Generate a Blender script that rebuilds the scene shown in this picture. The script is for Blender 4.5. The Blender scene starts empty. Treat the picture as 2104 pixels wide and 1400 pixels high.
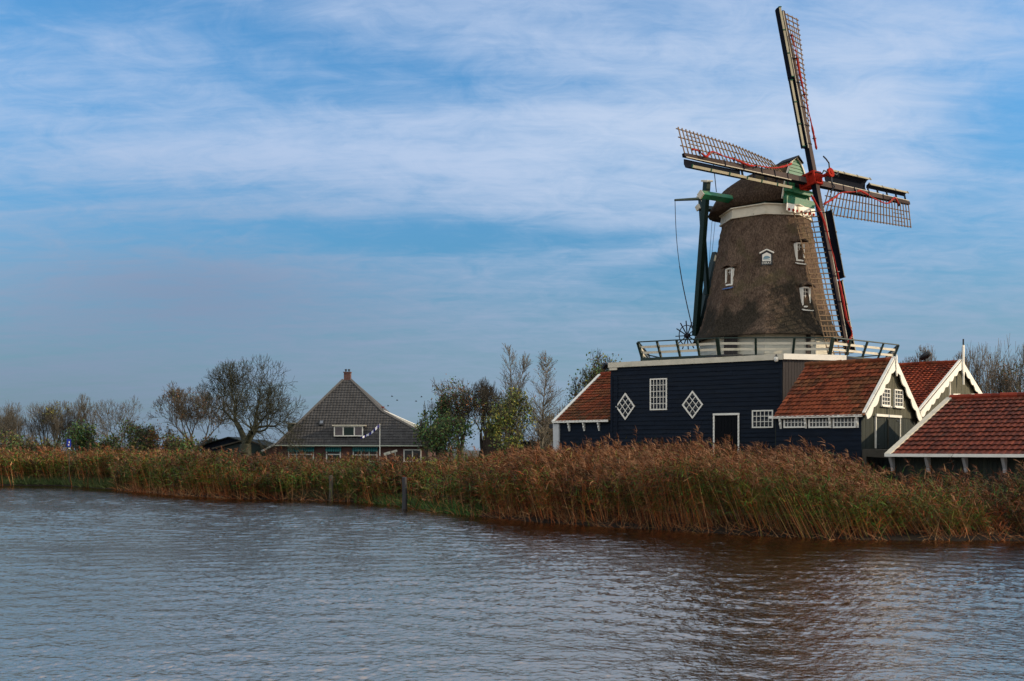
import bpy, math, random
import numpy as np
from mathutils import Vector as V, Matrix

# ------------------------------------------------------------------ camera, world, sun
S = bpy.context.scene
COL = S.collection
F, CX, HY, CH = 2104.0, 1052.0, 925.0, 3.0        # photo focal length (px), centre column, horizon row, eye height (m)
cam = bpy.data.cameras.new("camera"); cam.lens = 36; cam.sensor_width = 36; cam.shift_y = 225 / 2104
cam.clip_end = 9000; cam.clip_start = .2
camo = bpy.data.objects.new("camera", cam); COL.objects.link(camo)
camo.location = (0, 0, CH); camo.rotation_euler = (math.radians(90), 0, 0); S.camera = camo
S.view_settings.view_transform = 'Standard'; S.view_settings.look = 'None'
S.view_settings.exposure = .75; S.view_settings.gamma = 1
SUN_DIR = V((1.0, -.10, .40)).normalized()
SUN_EL = math.asin(SUN_DIR.z); SUN_AZ = math.atan2(SUN_DIR.x, SUN_DIR.y)
sl = bpy.data.lights.new("sun", 'SUN'); sl.energy = 2.6; sl.angle = math.radians(.5); sl.color = (1, .80, .56)
so = bpy.data.objects.new("sun", sl); COL.objects.link(so)
so.rotation_euler = (-SUN_DIR).to_track_quat('-Z', 'Y').to_euler()


class NT:
    def __init__(self, tree):
        self.t = tree; self.n = tree.nodes; self.l = tree.links

    def new(self, typ, **kw):
        nd = self.n.new(typ)
        for k, v in kw.items(): setattr(nd, k, v)
        return nd

    def put(self, sock, v):
        if hasattr(v, 'is_output'): self.l.new(v, sock)
        else: sock.default_value = v

    def m(self, op, a, b=0.0, c=None, clamp=False):
        nd = self.new('ShaderNodeMath', operation=op, use_clamp=clamp)
        self.put(nd.inputs[0], a); self.put(nd.inputs[1], b)
        if c is not None: self.put(nd.inputs[2], c)
        return nd.outputs[0]

    def mix(self, f, a, b, mode='MIX'):
        nd = self.new('ShaderNodeMix', data_type='RGBA', blend_type=mode)
        self.put(nd.inputs[0], f)
        self.put(nd.inputs[6], a if hasattr(a, 'is_output') else (*a, 1))
        self.put(nd.inputs[7], b if hasattr(b, 'is_output') else (*b, 1))
        return nd.outputs[2]

    def ss(self, x, lo, hi):
        nd = self.new('ShaderNodeMapRange', interpolation_type='SMOOTHSTEP')
        self.put(nd.inputs[0], x); nd.inputs[1].default_value = lo; nd.inputs[2].default_value = hi
        return nd.outputs[0]

    def noise(self, vec, scale, detail=4, rough=.55, dist=0, dim='3D'):
        nd = self.new('ShaderNodeTexNoise', noise_dimensions=dim)
        self.l.new(vec, nd.inputs['Vector'])
        nd.inputs['Scale'].default_value = scale; nd.inputs['Detail'].default_value = detail
        nd.inputs['Roughness'].default_value = rough; nd.inputs['Distortion'].default_value = dist
        return nd.outputs[0]

    def vec(self, x, y, z):
        nd = self.new('ShaderNodeCombineXYZ')
        for s, v in zip(nd.inputs, (x, y, z)): self.put(s, v)
        return nd.outputs[0]

    def mapping(self, vec, scale=(1, 1, 1), rot=(0, 0, 0)):
        nd = self.new('ShaderNodeMapping'); self.l.new(vec, nd.inputs[0])
        nd.inputs['Scale'].default_value = scale; nd.inputs['Rotation'].default_value = rot
        return nd.outputs[0]


def sky_world():
    w = bpy.data.worlds.new("World"); S.world = w; w.use_nodes = True; w.cycles.sampling_method = 'MANUAL'; w.cycles.sample_map_resolution = 512
    T = NT(w.node_tree); T.n.clear()
    out = T.new('ShaderNodeOutputWorld'); bg = T.new('ShaderNodeBackground'); T.l.new(bg.outputs[0], out.inputs[0])
    sky = T.new('ShaderNodeTexSky', sky_type='NISHITA', sun_disc=False)
    sky.sun_elevation = SUN_EL; sky.sun_rotation = SUN_AZ; sky.air_density = 1.2; sky.dust_density = .8; sky.ozone_density = 2.0
    d = T.new('ShaderNodeTexCoord').outputs['Generated']
    sp = T.new('ShaderNodeSeparateXYZ'); T.l.new(d, sp.inputs[0]); x, y, z = sp.outputs
    hz = T.m('MAXIMUM', T.m('POWER', T.m('ADD', T.m('MULTIPLY', x, x), T.m('MULTIPLY', y, y)), .5), 1e-3)
    el = T.m('ARCTAN2', z, hz); az = T.m('ARCTAN2', x, y)          # elevation and azimuth of the direction, 0 = north
    zc = T.m('ADD', T.m('MAXIMUM', z, 0.0), .16)
    px_, py_ = T.m('DIVIDE', x, zc), T.m('DIVIDE', y, zc)          # a flat cloud layer overhead
    pl = T.vec(px_, py_, 0.0)

    def bank(ax, ey, sx, sy, amp, tilt=0.0):                       # a broad bank or gap in the layer (degrees)
        a = T.m('SUBTRACT', az, math.radians(ax)); e = T.m('SUBTRACT', el, math.radians(ey))
        e = T.m('SUBTRACT', e, T.m('MULTIPLY', a, tilt))
        q = T.m('ADD', T.m('POWER', T.m('DIVIDE', a, math.radians(sx)), 2), T.m('POWER', T.m('DIVIDE', e, math.radians(sy)), 2))
        return T.m('MULTIPLY', T.m('EXPONENT', T.m('MULTIPLY', q, -1.0)), amp)
    st = T.mapping(pl, (.6, 1.0, 1), (0, 0, math.radians(14)))
    n1 = T.noise(st, .9, 8, .62, .5)
    n2 = T.noise(T.mapping(pl, (.30, 1.7, 1), (0, 0, math.radians(-24))), 2.3, 8, .66, .7)
    n3 = T.noise(T.mapping(pl, (.35, 1.6, 1), (0, 0, math.radians(18))), 3.2, 8, .7, .5)
    n4 = T.noise(T.mapping(pl, (1.0, 1.3, 1)), 7.0, 6, .65, .8)
    c = T.m('ADD', T.m('MULTIPLY', n1, .55), T.m('ADD', T.m('MULTIPLY', n2, .50), T.m('ADD', T.m('MULTIPLY', n3, .40), T.m('MULTIPLY', n4, .46))))   # about .84
    banks = [(-14, 21.6, 8, 1.3, -.22, -.10), (-25, 22, 4, 2.2, -.12, .1), (-12, 19.2, 7, .8, -.10, -.10), (2, 19.6, 9, .8, -.10, -.06), (-4, 11.7, 8, 1.0, -.30, .03), (-14, 11.3, 8, .8, -.16, 0), (-27, 23.5, 6, 2.6, -.22, .1), (27, 23.5, 5, 2.4, -.18, 0), (27, 15.6, 4.5, 2.6, -.24, .1), (22, 19, 7, .8, -.10, 0), (24, 9.0, 6, 1.0, -.10, 0),
             (9, 9.6, 6, 1.3, -.20, .1), (-16, 8.0, 10, 2.6, .14, 0), (7, 18, 14, 4.0, .10, .08), (19, 18.0, 4, 1.8, .18, .1), (-8, 15.2, 14, 2.2, .12, -.06), (9, 11.2, 4.5, .40, .17, .20), (15, 13.8, 9, .9, .12, .1)]
    for b in banks: c = T.m('ADD', c, bank(*b))
    over = T.ss(el, math.radians(23), math.radians(48))               # the layer thickens overhead, out of view, added for fill and water reflections
    c = T.m('ADD', c, T.m('MULTIPLY', over, .34))
    mask = T.ss(c, .64, 1.26)
    skc = T.new('ShaderNodeVectorMath', operation='SCALE'); T.l.new(sky.outputs[0], skc.inputs[0]); skc.inputs['Scale'].default_value = SKY_K
    clear = T.mix(1.0, skc.outputs[0], T.mix(T.ss(el, math.radians(3), math.radians(22)), (.30, .60, .86), (.56, 1.12, 1.50)), 'MULTIPLY')   # clearer, deeper air low down than the model gives
    low = T.ss(el, math.radians(2), math.radians(17))
    cc = T.mix(low, (.175, .240, .345), (.30, .37, .50))            # thin cloud is greyer towards the horizon
    cc = T.mix(bank(-17, 8.5, 14, 4.5, .75), cc, (.115, .160, .248))    # thicker, greyer bank on the left
    cc = T.mix(bank(13, 17, 13, 5, .6), cc, (.385, .44, .53))
    cc = T.mix(over, cc, (.36, .385, .43))
    fill_cloud = T.ss(T.m('MULTIPLY', y, -1.0), -.05, .45)                  # unseen cloud behind the viewer, brightened to fill the shaded fronts
    cc = T.mix(fill_cloud, cc, (1.0, .97, .91))
    dens = T.m('MULTIPLY', mask, .90)
    vis = T.mix(dens, clear, cc)
    hazy = T.m('MULTIPLY', T.m('SUBTRACT', 1.0, T.ss(el, math.radians(.5), math.radians(11))), .70)
    vis = T.mix(hazy, vis, T.mix(T.ss(az, math.radians(-26), math.radians(10)), (.112, .148, .205), (.170, .228, .300)))
    T.l.new(vis, bg.inputs[0]); bg.inputs[1].default_value = 1.0


SKY_K = .075
sky_world()


# ------------------------------------------------------------------ helpers
def P(px, py, Y): return V(((px - CX) / F * Y, Y, CH + (HY - py) / F * Y))


def hit(px, py, O, n):                                             # where the sight line of a photo point meets a wall plane
    c = V((0, 0, CH)); r = V(((px - CX) / F, 1, (HY - py) / F)); return c + r * (n.dot(O - c) / n.dot(r))


def mat(name, col=None, rough=.7, var=.22, scale=2.5, bump=0.0, bscale=40, stretch=(1, 1, 1), spec=.3, metal=0, stain=None, detail=6, coat=0):
    m = bpy.data.materials.new(name); m.use_nodes = True
    T = NT(m.node_tree); b = T.n['Principled BSDF']
    oc = T.new('ShaderNodeTexCoord').outputs['Object']
    if col is None:
        at = T.new('ShaderNodeAttribute', attribute_name='Col'); base = at.outputs['Color']
    else:
        base = None
    mp = T.mapping(oc, stretch)
    n = T.noise(mp, scale, detail, .6)
    f = T.m('MULTIPLY_ADD', n, 2 * var * 1.6, 1 - var * 1.6)
    fc = T.vec(f, f, f)
    c = T.mix(1.0, base if base is not None else col, fc, 'MULTIPLY')
    if stain:
        sc, lo, hi, scol, amt, sstr = stain
        k = T.m('MULTIPLY', T.ss(T.noise(T.mapping(oc, sstr), sc, 5, .65), lo, hi), amt)
        c = T.mix(k, c, scol)
    T.l.new(c, b.inputs['Base Color'])
    b.inputs['Roughness'].default_value = rough; b.inputs['Specular IOR Level'].default_value = spec; b.inputs['Metallic'].default_value = metal
    if bump:
        bn = T.noise(mp, bscale, 4, .6); bp = T.new('ShaderNodeBump'); bp.inputs['Strength'].default_value = bump; bp.inputs['Distance'].default_value = .03
        T.l.new(bn, bp.inputs['Height']); T.l.new(bp.outputs[0], b.inputs['Normal'])
    return m


M = {}
M['navy'] = mat('navy_tarred_boards', (.0050, .0092, .0172), .6, .5, 1.4, .25, 30, (1, 1, 6), .11, stain=(1.6, .50, .72, (.011, .014, .019), .7, (.5, .5, 5)))
M['grey_boards'] = mat('weathered_boards', (.085, .080, .052), .8, .4, 2.2, .3, 30, (6, 6, .5), .2, stain=(1.2, .5, .7, (.03, .032, .02), .6, (2, 2, .6)))
M['dark_boards'] = mat('dark_tarred_planks', (.018, .022, .015), .7, .5, 2.2, .3, 30, (6, 6, .5), .25, stain=(1.0, .52, .72, (.055, .055, .03), .5, (4, 4, .4)))
M['brown_boards'] = mat('brown_upright_boards', (.048, .039, .036), .8, .3, 2.2, .3, 30, (6, 6, .5), .2)
M['white'] = mat('white_paint', (.74, .70, .60), .5, .12, 3, .1, 30, stain=(2.0, .56, .78, (.45, .42, .32), .5, (1, 1, 1)))
M['cream'] = mat('cream_paint', (.53, .48, .37), .55, .16, 2, .1, 30, stain=(1.6, .52, .75, (.30, .29, .18), .55, (1, 1, 2)))
M['green'] = mat('green_paint', (.0035, .017, .011), .45, .3, 2, .1, 30, spec=.4)
M['bright_green'] = mat('weathered_green_paint', (.012, .125, .058), .5, .35, 2.2, .15, 30, (1, 1, 4), .3, stain=(1.6, .5, .68, (.10, .14, .04), .7, (1, 1, 2)))
M['tile'] = mat('clay_tile', None, .75, .35, 5, .35, 45, spec=.15, stain=(1.4, .55, .75, (.06, .055, .03), .55, (1, 1, 1)))
M['glass'] = mat('window_glass', (.040, .038, .036), .10, .5, 3, spec=.5)
M['thatch'] = None
M['wood'] = mat('grey_old_wood', (.055, .048, .036), .85, .4, 3, .4, 30, (1, 1, 1), .15)
M['lattice'] = mat('brown_sail_lattice', (.16, .108, .066), .9, .3, 2, spec=.06)
M['stock'] = mat('painted_stock', None, .9, .2, 1.5, spec=.06)
M['cloth'] = mat('red_rolled_canvas', (.27, .016, .010), .75, .35, 5, .6, 18, spec=.15)
M['red'] = mat('red_iron_paint', (.26, .017, .009), .9, .25, 3, .1, 20, spec=.08)
M['iron'] = mat('dark_iron', (.015, .015, .018), .5, .2, 4, spec=.4)
M['soil'] = None
M['bark'] = mat('bark', (.050, .042, .030), .9, .35, 2, .4, 20, spec=.1)
M['leafy'] = mat('foliage', None, .65, .25, 1.2, spec=.2)
M['brick'] = None
M['slate'] = mat('grey_roof_tile', None, .75, .3, 2, .2, 40, spec=.15)
M['black'] = mat('black_plastic', (.012, .012, .013), .4, .2, 3, spec=.4)
M['blue'] = mat('blue_enamel', (.004, .02, .26), .4, .1, 3)
M['plain'] = mat('painted_parts', None, .6, .15, 3)


def brick_mat():
    m = bpy.data.materials.new('red_brick'); m.use_nodes = True; T = NT(m.node_tree); b = T.n['Principled BSDF']
    oc = T.new('ShaderNodeTexCoord').outputs['Object']; sp = T.new('ShaderNodeSeparateXYZ'); T.l.new(oc, sp.inputs[0])
    v = T.vec(T.m('ADD', sp.outputs[0], sp.outputs[1]), sp.outputs[2], 0.0)
    br = T.new('ShaderNodeTexBrick'); T.l.new(v, br.inputs['Vector']); br.inputs['Scale'].default_value = 1
    br.inputs['Color1'].default_value = (.12, .035, .024, 1); br.inputs['Color2'].default_value = (.075, .026, .02, 1); br.inputs['Mortar'].default_value = (.13, .1, .085, 1)
    br.inputs['Brick Width'].default_value = .22; br.inputs['Row Height'].default_value = .065; br.inputs['Mortar Size'].default_value = .008
    T.l.new(br.outputs[0], b.inputs['Base Color']); b.inputs['Roughness'].default_value = .85
    return m


def thatch_mat(name='reed_thatch', dk=1.0, algae=True):
    m = bpy.data.materials.new(name); m.use_nodes = True; T = NT(m.node_tree); b = T.n['Principled BSDF']
    oc = T.new('ShaderNodeTexCoord').outputs['Object']; sp = T.new('ShaderNodeSeparateXYZ'); T.l.new(oc, sp.inputs[0])
    fine = T.noise(T.mapping(oc, (1, 1, .45)), 13, 5, .75)
    mid = T.noise(oc, 1.1, 6, .65)
    big = T.noise(T.mapping(oc, (1, 1, .8)), .42, 5, .62, .4)
    c = T.mix(T.ss(mid, .3, .7), (.086, .057, .040), (.148, .101, .070))
    straw = T.noise(T.mapping(oc, (1, 1, .10)), 26, 4, .7)
    k = T.m('MULTIPLY', T.m('MULTIPLY_ADD', T.ss(fine, .28, .74), 1.2, .36), T.m('MULTIPLY_ADD', T.ss(straw, .3, .7), .6 * dk, .70 * dk))
    c = T.mix(1.0, c, T.vec(k, k, k), 'MULTIPLY')
    c = T.mix(T.m('MULTIPLY', T.ss(T.noise(oc, .8, 4), .52, .68), .45), c, (.085, .075, .034))       # mossy streaks
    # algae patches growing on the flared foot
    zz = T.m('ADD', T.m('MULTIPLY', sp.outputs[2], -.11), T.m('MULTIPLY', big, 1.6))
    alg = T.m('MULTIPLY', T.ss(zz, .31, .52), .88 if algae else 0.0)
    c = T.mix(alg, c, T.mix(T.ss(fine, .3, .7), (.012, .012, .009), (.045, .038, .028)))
    T.l.new(c, b.inputs['Base Color']); b.inputs['Roughness'].default_value = .95; b.inputs['Specular IOR Level'].default_value = .08
    bp = T.new('ShaderNodeBump'); bp.inputs['Strength'].default_value = .9; bp.inputs['Distance'].default_value = .08
    T.l.new(T.m('ADD', T.m('ADD', fine, T.m('MULTIPLY', straw, .7)), T.m('MULTIPLY', mid, .8)), bp.inputs['Height']); T.l.new(bp.outputs[0], b.inputs['Normal'])
    return m


def soil_mat():
    m = bpy.data.materials.new('meadow'); m.use_nodes = True; T = NT(m.node_tree); b = T.n['Principled BSDF']
    oc = T.new('ShaderNodeTexCoord').outputs['Object']
    c = T.mix(T.ss(T.noise(oc, .05, 6), .4, .6), (.035, .038, .014), (.06, .046, .022))
    c = T.mix(T.ss(T.noise(oc, 2.0, 6), .35, .7), c, (.03, .024, .014))
    T.l.new(c, b.inputs['Base Color']); b.inputs['Roughness'].default_value = .95
    return m


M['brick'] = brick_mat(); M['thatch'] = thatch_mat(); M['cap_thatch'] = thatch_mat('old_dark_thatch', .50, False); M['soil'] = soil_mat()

ORG = {}


def tag(o, label=None, cat=None, group=None, kind=None):
    for k, v in (('label', label), ('category', cat), ('group', group), ('kind', kind)):
        if v: o[k] = v
    return o


def thing(name, loc, label, cat, group=None):
    o = bpy.data.objects.new(name, None); COL.objects.link(o); o.location = loc; o.empty_display_size = .3
    ORG[o.name] = V(loc); return tag(o, label, cat, group)


def link(name, me, parent, org):
    o = bpy.data.objects.new(name, me); COL.objects.link(o)
    if parent: o.parent = parent; ORG[o.name] = ORG[parent.name]
    else: o.location = org; ORG[o.name] = V(org)
    return o


class MB:                                                          # collects shapes in world space; build() links them as ONE mesh
    def __init__(s): s.v = []; s.f = []; s.c = []; s.col = None

    def quad(s, *p):
        i = len(s.v); s.v += [V(q) for q in p]; s.f.append(tuple(range(i, i + len(p)))); s.c.append(s.col)

    def box8(s, b, t, cols=None):                                  # b, t: two loops of four points
        i = len(s.v); s.v += [V(q) for q in b] + [V(q) for q in t]
        for k, f in enumerate(((3, 2, 1, 0), (4, 5, 6, 7), (0, 1, 5, 4), (1, 2, 6, 5), (2, 3, 7, 6), (3, 0, 4, 7))):
            s.f.append(tuple(i + j for j in f)); s.c.append(cols[k] if cols else s.col)

    def beam(s, p0, p1, w, d, n=(0, 0, 1), w1=None, d1=None, cols=None):     # w across, d along n, optional taper
        p0, p1, n = V(p0), V(p1), V(n); a = (p1 - p0).normalized(); n = n - a * n.dot(a)
        if n.length < 1e-4: n = a.orthogonal()
        n.normalize(); t = a.cross(n); w1 = w if w1 is None else w1; d1 = d if d1 is None else d1
        q = lambda p, w, d: [p - t * w / 2 - n * d / 2, p + t * w / 2 - n * d / 2, p + t * w / 2 + n * d / 2, p - t * w / 2 + n * d / 2]
        s.box8(q(p0, w, d), q(p1, w1, d1), cols)

    def box(s, c, e, x, y, z):                                     # centre, three axes, full sizes
        c, x, y, z = V(c), V(e[0]) * x / 2, V(e[1]) * y / 2, V(e[2]) * z / 2
        s.box8([c - x - y - z, c + x - y - z, c + x + y - z, c - x + y - z], [c - x - y + z, c + x - y + z, c + x + y + z, c - x + y + z])

    def tube(s, pts, r, n=8, cap=True):
        pts = [V(p) for p in pts]; r = r if hasattr(r, '__len__') else [r] * len(pts); i = len(s.v); up = None
        for k, p in enumerate(pts):
            a = (pts[min(k + 1, len(pts) - 1)] - pts[max(k - 1, 0)]).normalized()
            u = a.orthogonal() if up is None else (up - a * up.dot(a))
            u.normalize(); up = u; w = a.cross(u)
            s.v += [p + (u * math.cos(2 * math.pi * j / n) + w * math.sin(2 * math.pi * j / n)) * r[k] for j in range(n)]
        for k in range(len(pts) - 1):
            for j in range(n): s.f.append((i + k * n + j, i + k * n + (j + 1) % n, i + (k + 1) * n + (j + 1) % n, i + (k + 1) * n + j)); s.c.append(s.col)
        if cap:
            s.f.append(tuple(i + j for j in reversed(range(n)))); s.f.append(tuple(i + (len(pts) - 1) * n + j for j in range(n))); s.c += [s.col] * 2

    def prism(s, poly, n, d):                                      # polygon (world points) pushed by d along n
        poly = [V(p) for p in poly]; n = V(n) * d; i = len(s.v); k = len(poly); s.v += poly + [p + n for p in poly]
        s.f.append(tuple(i + j for j in reversed(range(k)))); s.f.append(tuple(i + k + j for j in range(k))); s.c += [s.col] * 2
        for j in range(k): s.f.append((i + j, i + (j + 1) % k, i + k + (j + 1) % k, i + k + j)); s.c.append(s.col)

    def build(s, name, m, parent=None, org=None, smooth=False, bevel=0):
        if org is None: org = ORG[parent.name] if parent else V((0, 0, 0))
        org = V(org); me = bpy.data.meshes.new(name)
        me.from_pydata([tuple(p - org) for p in s.v], [], s.f); me.materials.append(M[m] if isinstance(m, str) else m)
        if any(c is not None for c in s.c):
            a = me.color_attributes.new('Col', 'FLOAT_COLOR', 'CORNER'); out = []
            for f, c in zip(s.f, s.c): out += [*(c or (.5, .5, .5)), 1] * len(f)
            a.data.foreach_set('color', out)
        if smooth: me.polygons.foreach_set('use_smooth', [True] * len(me.polygons))
        me.update(); o = link(name, me, parent, org)
        if bevel:
            b = o.modifiers.new('bevel', 'BEVEL'); b.width = bevel; b.segments = 1; b.limit_method = 'ANGLE'
        return o


def np_mesh(name, verts, faces, cols, m, parent=None, org=(0, 0, 0), per='face'):   # verts (n,3) world, faces (k,3|4)
    org = ORG[parent.name] if parent else V(org)
    me = bpy.data.meshes.new(name); v = (np.asarray(verts, float) - np.array(org)).astype(np.float32); fa = np.asarray(faces, np.int32)
    k = fa.shape[1]; me.vertices.add(len(v)); me.vertices.foreach_set('co', v.ravel())
    me.loops.add(fa.size); me.loops.foreach_set('vertex_index', fa.ravel())
    me.polygons.add(len(fa)); me.polygons.foreach_set('loop_start', np.arange(len(fa), dtype=np.int32) * k)
    me.update(calc_edges=True); me.materials.append(M[m] if isinstance(m, str) else m)
    c = np.asarray(cols, np.float32)
    c = np.repeat(c, k, axis=0) if per == 'face' else c[fa.ravel()]
    a = me.color_attributes.new('Col', 'FLOAT_COLOR', 'CORNER'); a.data.foreach_set('color', np.concatenate([c, np.ones((len(c), 1), np.float32)], 1).ravel())
    return link(name, me, parent, org)


Z = V((0, 0, 1))


def hboards(mb, O, ex, n, L, H, bh=.23, out=.028, rng=random.Random(1)):   # lapped horizontal boards, butt-jointed here and there
    k = max(1, round(H / bh)); bh = H / k
    for i in range(k):
        cuts = [0.0]
        while L - cuts[-1] > 4.5: cuts.append(cuts[-1] + rng.uniform(2.2, 4.2))
        cuts.append(L); sag = rng.uniform(-.012, .012)
        for x0, x1 in zip(cuts[:-1], cuts[1:]):
            j, w = rng.uniform(-.007, .007), rng.uniform(-.006, .006); x1 -= .006 if x1 < L else 0
            a, b = O + Z * (bh * i + sag + w), O + Z * (bh * (i + 1) + .02)
            if i == 0: a = O + Z * 0
            mb.quad(a + ex * x0 + n * (out + j), a + ex * x1 + n * (out - j), b + ex * x1 + n * .004, b + ex * x0 + n * .004)
            mb.quad(a + ex * x0 + n * -.01, a + ex * x1 + n * -.01, a + ex * x1 + n * (out - j), a + ex * x0 + n * (out + j))


def vboards(mb, O, ex, n, L, top, bot=0.0, bw=.17, rng=random.Random(2)):   # upright boards, top is a number or function of x
    k = max(1, round(L / bw)); bw = L / k; tp = top if callable(top) else (lambda x: top)
    for i in range(k):
        x0, x1 = i * bw + .008, (i + 1) * bw - .008; e = .016 + rng.uniform(0, .012); w = rng.uniform(-.012, .012)
        b = bot + w
        pts = [O + ex * x0 + Z * b, O + ex * x1 + Z * b, O + ex * x1 + Z * tp(x1), O + ex * x0 + Z * tp(x0)]
        mb.box8([p for p in pts], [p + n * e for p in pts])


def window(parent, c, ex, ez, n, nx, ny, fw=.07, mw=.032, label=None, sill=False, m='white'):
    """window made of frame and glazing bars around c; ex, ez are half-width and half-height vectors; child pane"""
    c, ex, ez, n = V(c), V(ex), V(ez), V(n); mb = MB(); g = n * .035
    q = lambda a, b: c + ex * a + ez * b + g
    for a in (-1, 1): mb.beam(q(a, -1) - ez.normalized() * fw / 2, q(a, 1) + ez.normalized() * fw / 2, fw, .08, n)
    for b in (-1, 1): mb.beam(q(-1, b) + ex.normalized() * fw / 2, q(1, b) - ex.normalized() * fw / 2, fw, .074, n)
    for i in range(1, nx): a = -1 + 2 * i / nx; mb.beam(q(a, -1), q(a, 1), mw, .05, n)
    for i in range(1, ny): b = -1 + 2 * i / ny; mb.beam(q(-1, b), q(1, b), mw, .044, n)
    if sill: mb.beam(q(-1.12, -1) - ez.normalized() * fw + n * .04, q(1.12, -1) - ez.normalized() * fw + n * .04, .05, .12, n)
    o = mb.build('window', m, parent)
    if label: o['label'] = label
    pb = MB(); pb.quad(q(-1, -1) - n * .015, q(1, -1) - n * .015, q(1, 1) - n * .015, q(-1, 1) - n * .015)
    pb.build('pane', 'glass', o); return o


def tiles(mb, O, eu, ev, n, Lu, Lv, tw=.26, th=.34, rng=None, pal=None, inside=None, amp=.035, pn=4):
    """rows of curved pantiles on a slope; eu along the eave, ev up the slope"""
    rng = rng or random.Random(3); nu, nv = max(1, round(Lu / tw)), max(1, round(Lv / th)); tw, th = Lu / nu, Lv / nv
    prof = [(0, .0), (.3, .25), (.55, .9), (.8, 1.0), (1.0, .2)] if pn == 4 else [(0, 0), (.6, 1), (1, .1)]
    for j in range(nv):
        wob = rng.uniform(-.012, .012)
        for i in range(nu):
            if inside and not inside((i + .5) * tw, (j + .5) * th): continue
            mb.col = pal(rng, i, j, (i + .5) * tw, (j + .5) * th); du = wob + rng.uniform(-.008, .008); dz = rng.uniform(0, .012); dv = rng.uniform(-.012, .012)
            lo = [O + eu * (i * tw + a * tw + du) + ev * (j * th + dv - .03) + n * (.060 + dz + h * amp) for a, h in prof]
            hi = [O + eu * (i * tw + a * tw + du) + ev * (j * th + th + .02) + n * (.008 + h * amp) for a, h in prof]
            for k in range(len(prof) - 1):
                mb.quad(lo[k], lo[k + 1], hi[k + 1], hi[k])
                mb.quad(lo[k] - n * .016, lo[k + 1] - n * .016, lo[k + 1], lo[k])     # thin edge, open shadow gap below
    mb.col = None


def ridge(mb, p0, p1, r=.13, rng=None, pal=None):
    rng = rng or random.Random(4); L = (p1 - p0).length; k = max(1, round(L / .38)); a = (p1 - p0) / k
    for i in range(k):
        mb.col = pal(rng, i, 0, 0, 0); z = Z * rng.uniform(-.01, .015)
        mb.tube([p0 + a * i + z, p0 + a * (i + 1.06) + z], [r * 1.08, r * .95], 8)
    mb.col = None


def pal_red(moss=.1, dark=.25, base=(.30, .062, .024)):
    w = {}
    def f(r, i, j, u, v):
        # weathering runs in soft patches over many tiles, plus a little tile-to-tile change
        key = (i // 3, j // 2)
        if key not in w: w[key] = r.random()
        p = .5 * w[key] + .5 * (.5 + .5 * math.sin(u * 1.7 + 2.1 * math.sin(v * 1.3 + moss * 30)) * math.cos(v * .9 + u * .4))
        x = r.random(); k = r.uniform(.82, 1.18)
        c = [base[0] * k, base[1] * k, base[2] * k]
        if p < moss * 2.4: m_ = .38; c = [c[0] * (1 - m_) + .085 * m_, c[1] * (1 - m_) + .06 * m_, c[2] * (1 - m_) + .021 * m_]
        if x < dark: c = [q * .55 for q in c]
        elif x > .93: c = [c[0] * 1.25, c[1] * 1.35, c[2] * 1.3]
        return tuple(c)
    return f


def pal_grey(r, i, j, u, v):
    k = r.uniform(.86, 1.12); return (.056 * k, .054 * k, .053 * k)


# ------------------------------------------------------------------ ground and water
SHORE_PX = [(-1500, 992), (-700, 995), (-200, 997), (0, 998), (120, 999), (235, 1006), (370, 1019), (500, 1026), (600, 1027), (690, 1030), (760, 1034), (840, 1042), (900, 1052), (950, 1058),
            (1100, 1073), (1300, 1086), (1500, 1098), (1700, 1108), (1900, 1111), (2104, 1111), (2500, 1111), (3200, 1111)]
SHORE = np.array([[(x - CX) / F * (F * CH / (y - HY)), F * CH / (y - HY)] for x, y in SHORE_PX])
SPX = np.array([p[0] for p in SHORE_PX], float)
seg = np.diff(SHORE, axis=0); SLEN = np.hypot(seg[:, 0], seg[:, 1]); SNRM = np.stack([-seg[:, 1], seg[:, 0]], 1) / SLEN[:, None]
vn = np.vstack([SNRM[:1], SNRM[:-1] + SNRM[1:], SNRM[-1:]]); vn /= np.hypot(vn[:, 0], vn[:, 1])[:, None]
for _ in range(2): vn[1:-1] = (vn[:-2] + vn[1:-1] + vn[2:]); vn /= np.hypot(vn[:, 0], vn[:, 1])[:, None]


def zg(t): return np.interp(t, [-3, -.3, .3, 3, 10, 30], [-1.0, -.12, .10, .45, .9, .9])


mb = MB(); rows = [-3, -.3, .3, 1.2, 3, 6, 10, 30]; grid = []
for t in rows: grid.append([V((p[0] + q[0] * t, p[1] + q[1] * t, float(zg(t)))) for p, q in zip(SHORE, vn)])
# beyond the bank the land runs flat to the horizon
far = [V((a.x * 60 + 0, 5000, .9)) for a in grid[-1]]; far[0].x = -9000; far[-1].x = 9000
grid.append(far)
mud = MB()
for j, (a, b) in enumerate(zip(grid[:-1], grid[1:])):
    for k in range(len(a) - 1): (mud if j < 4 else mb).quad(a[k], a[k + 1], b[k + 1], b[k])
M['mud'] = mat('wet_mud', (.016, .011, .007), .8, .4, 2, .5, 15, spec=.2)
tag(mud.build('bank', 'mud'), kind='structure')
mb.quad(V((grid[0][-1].x, grid[0][-1].y, -1)), V((9000, grid[0][-1].y, -1)), V((9000, 5000, .9)), grid[-1][-1])
tag(mb.build('ground', 'soil'), kind='structure')


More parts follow.
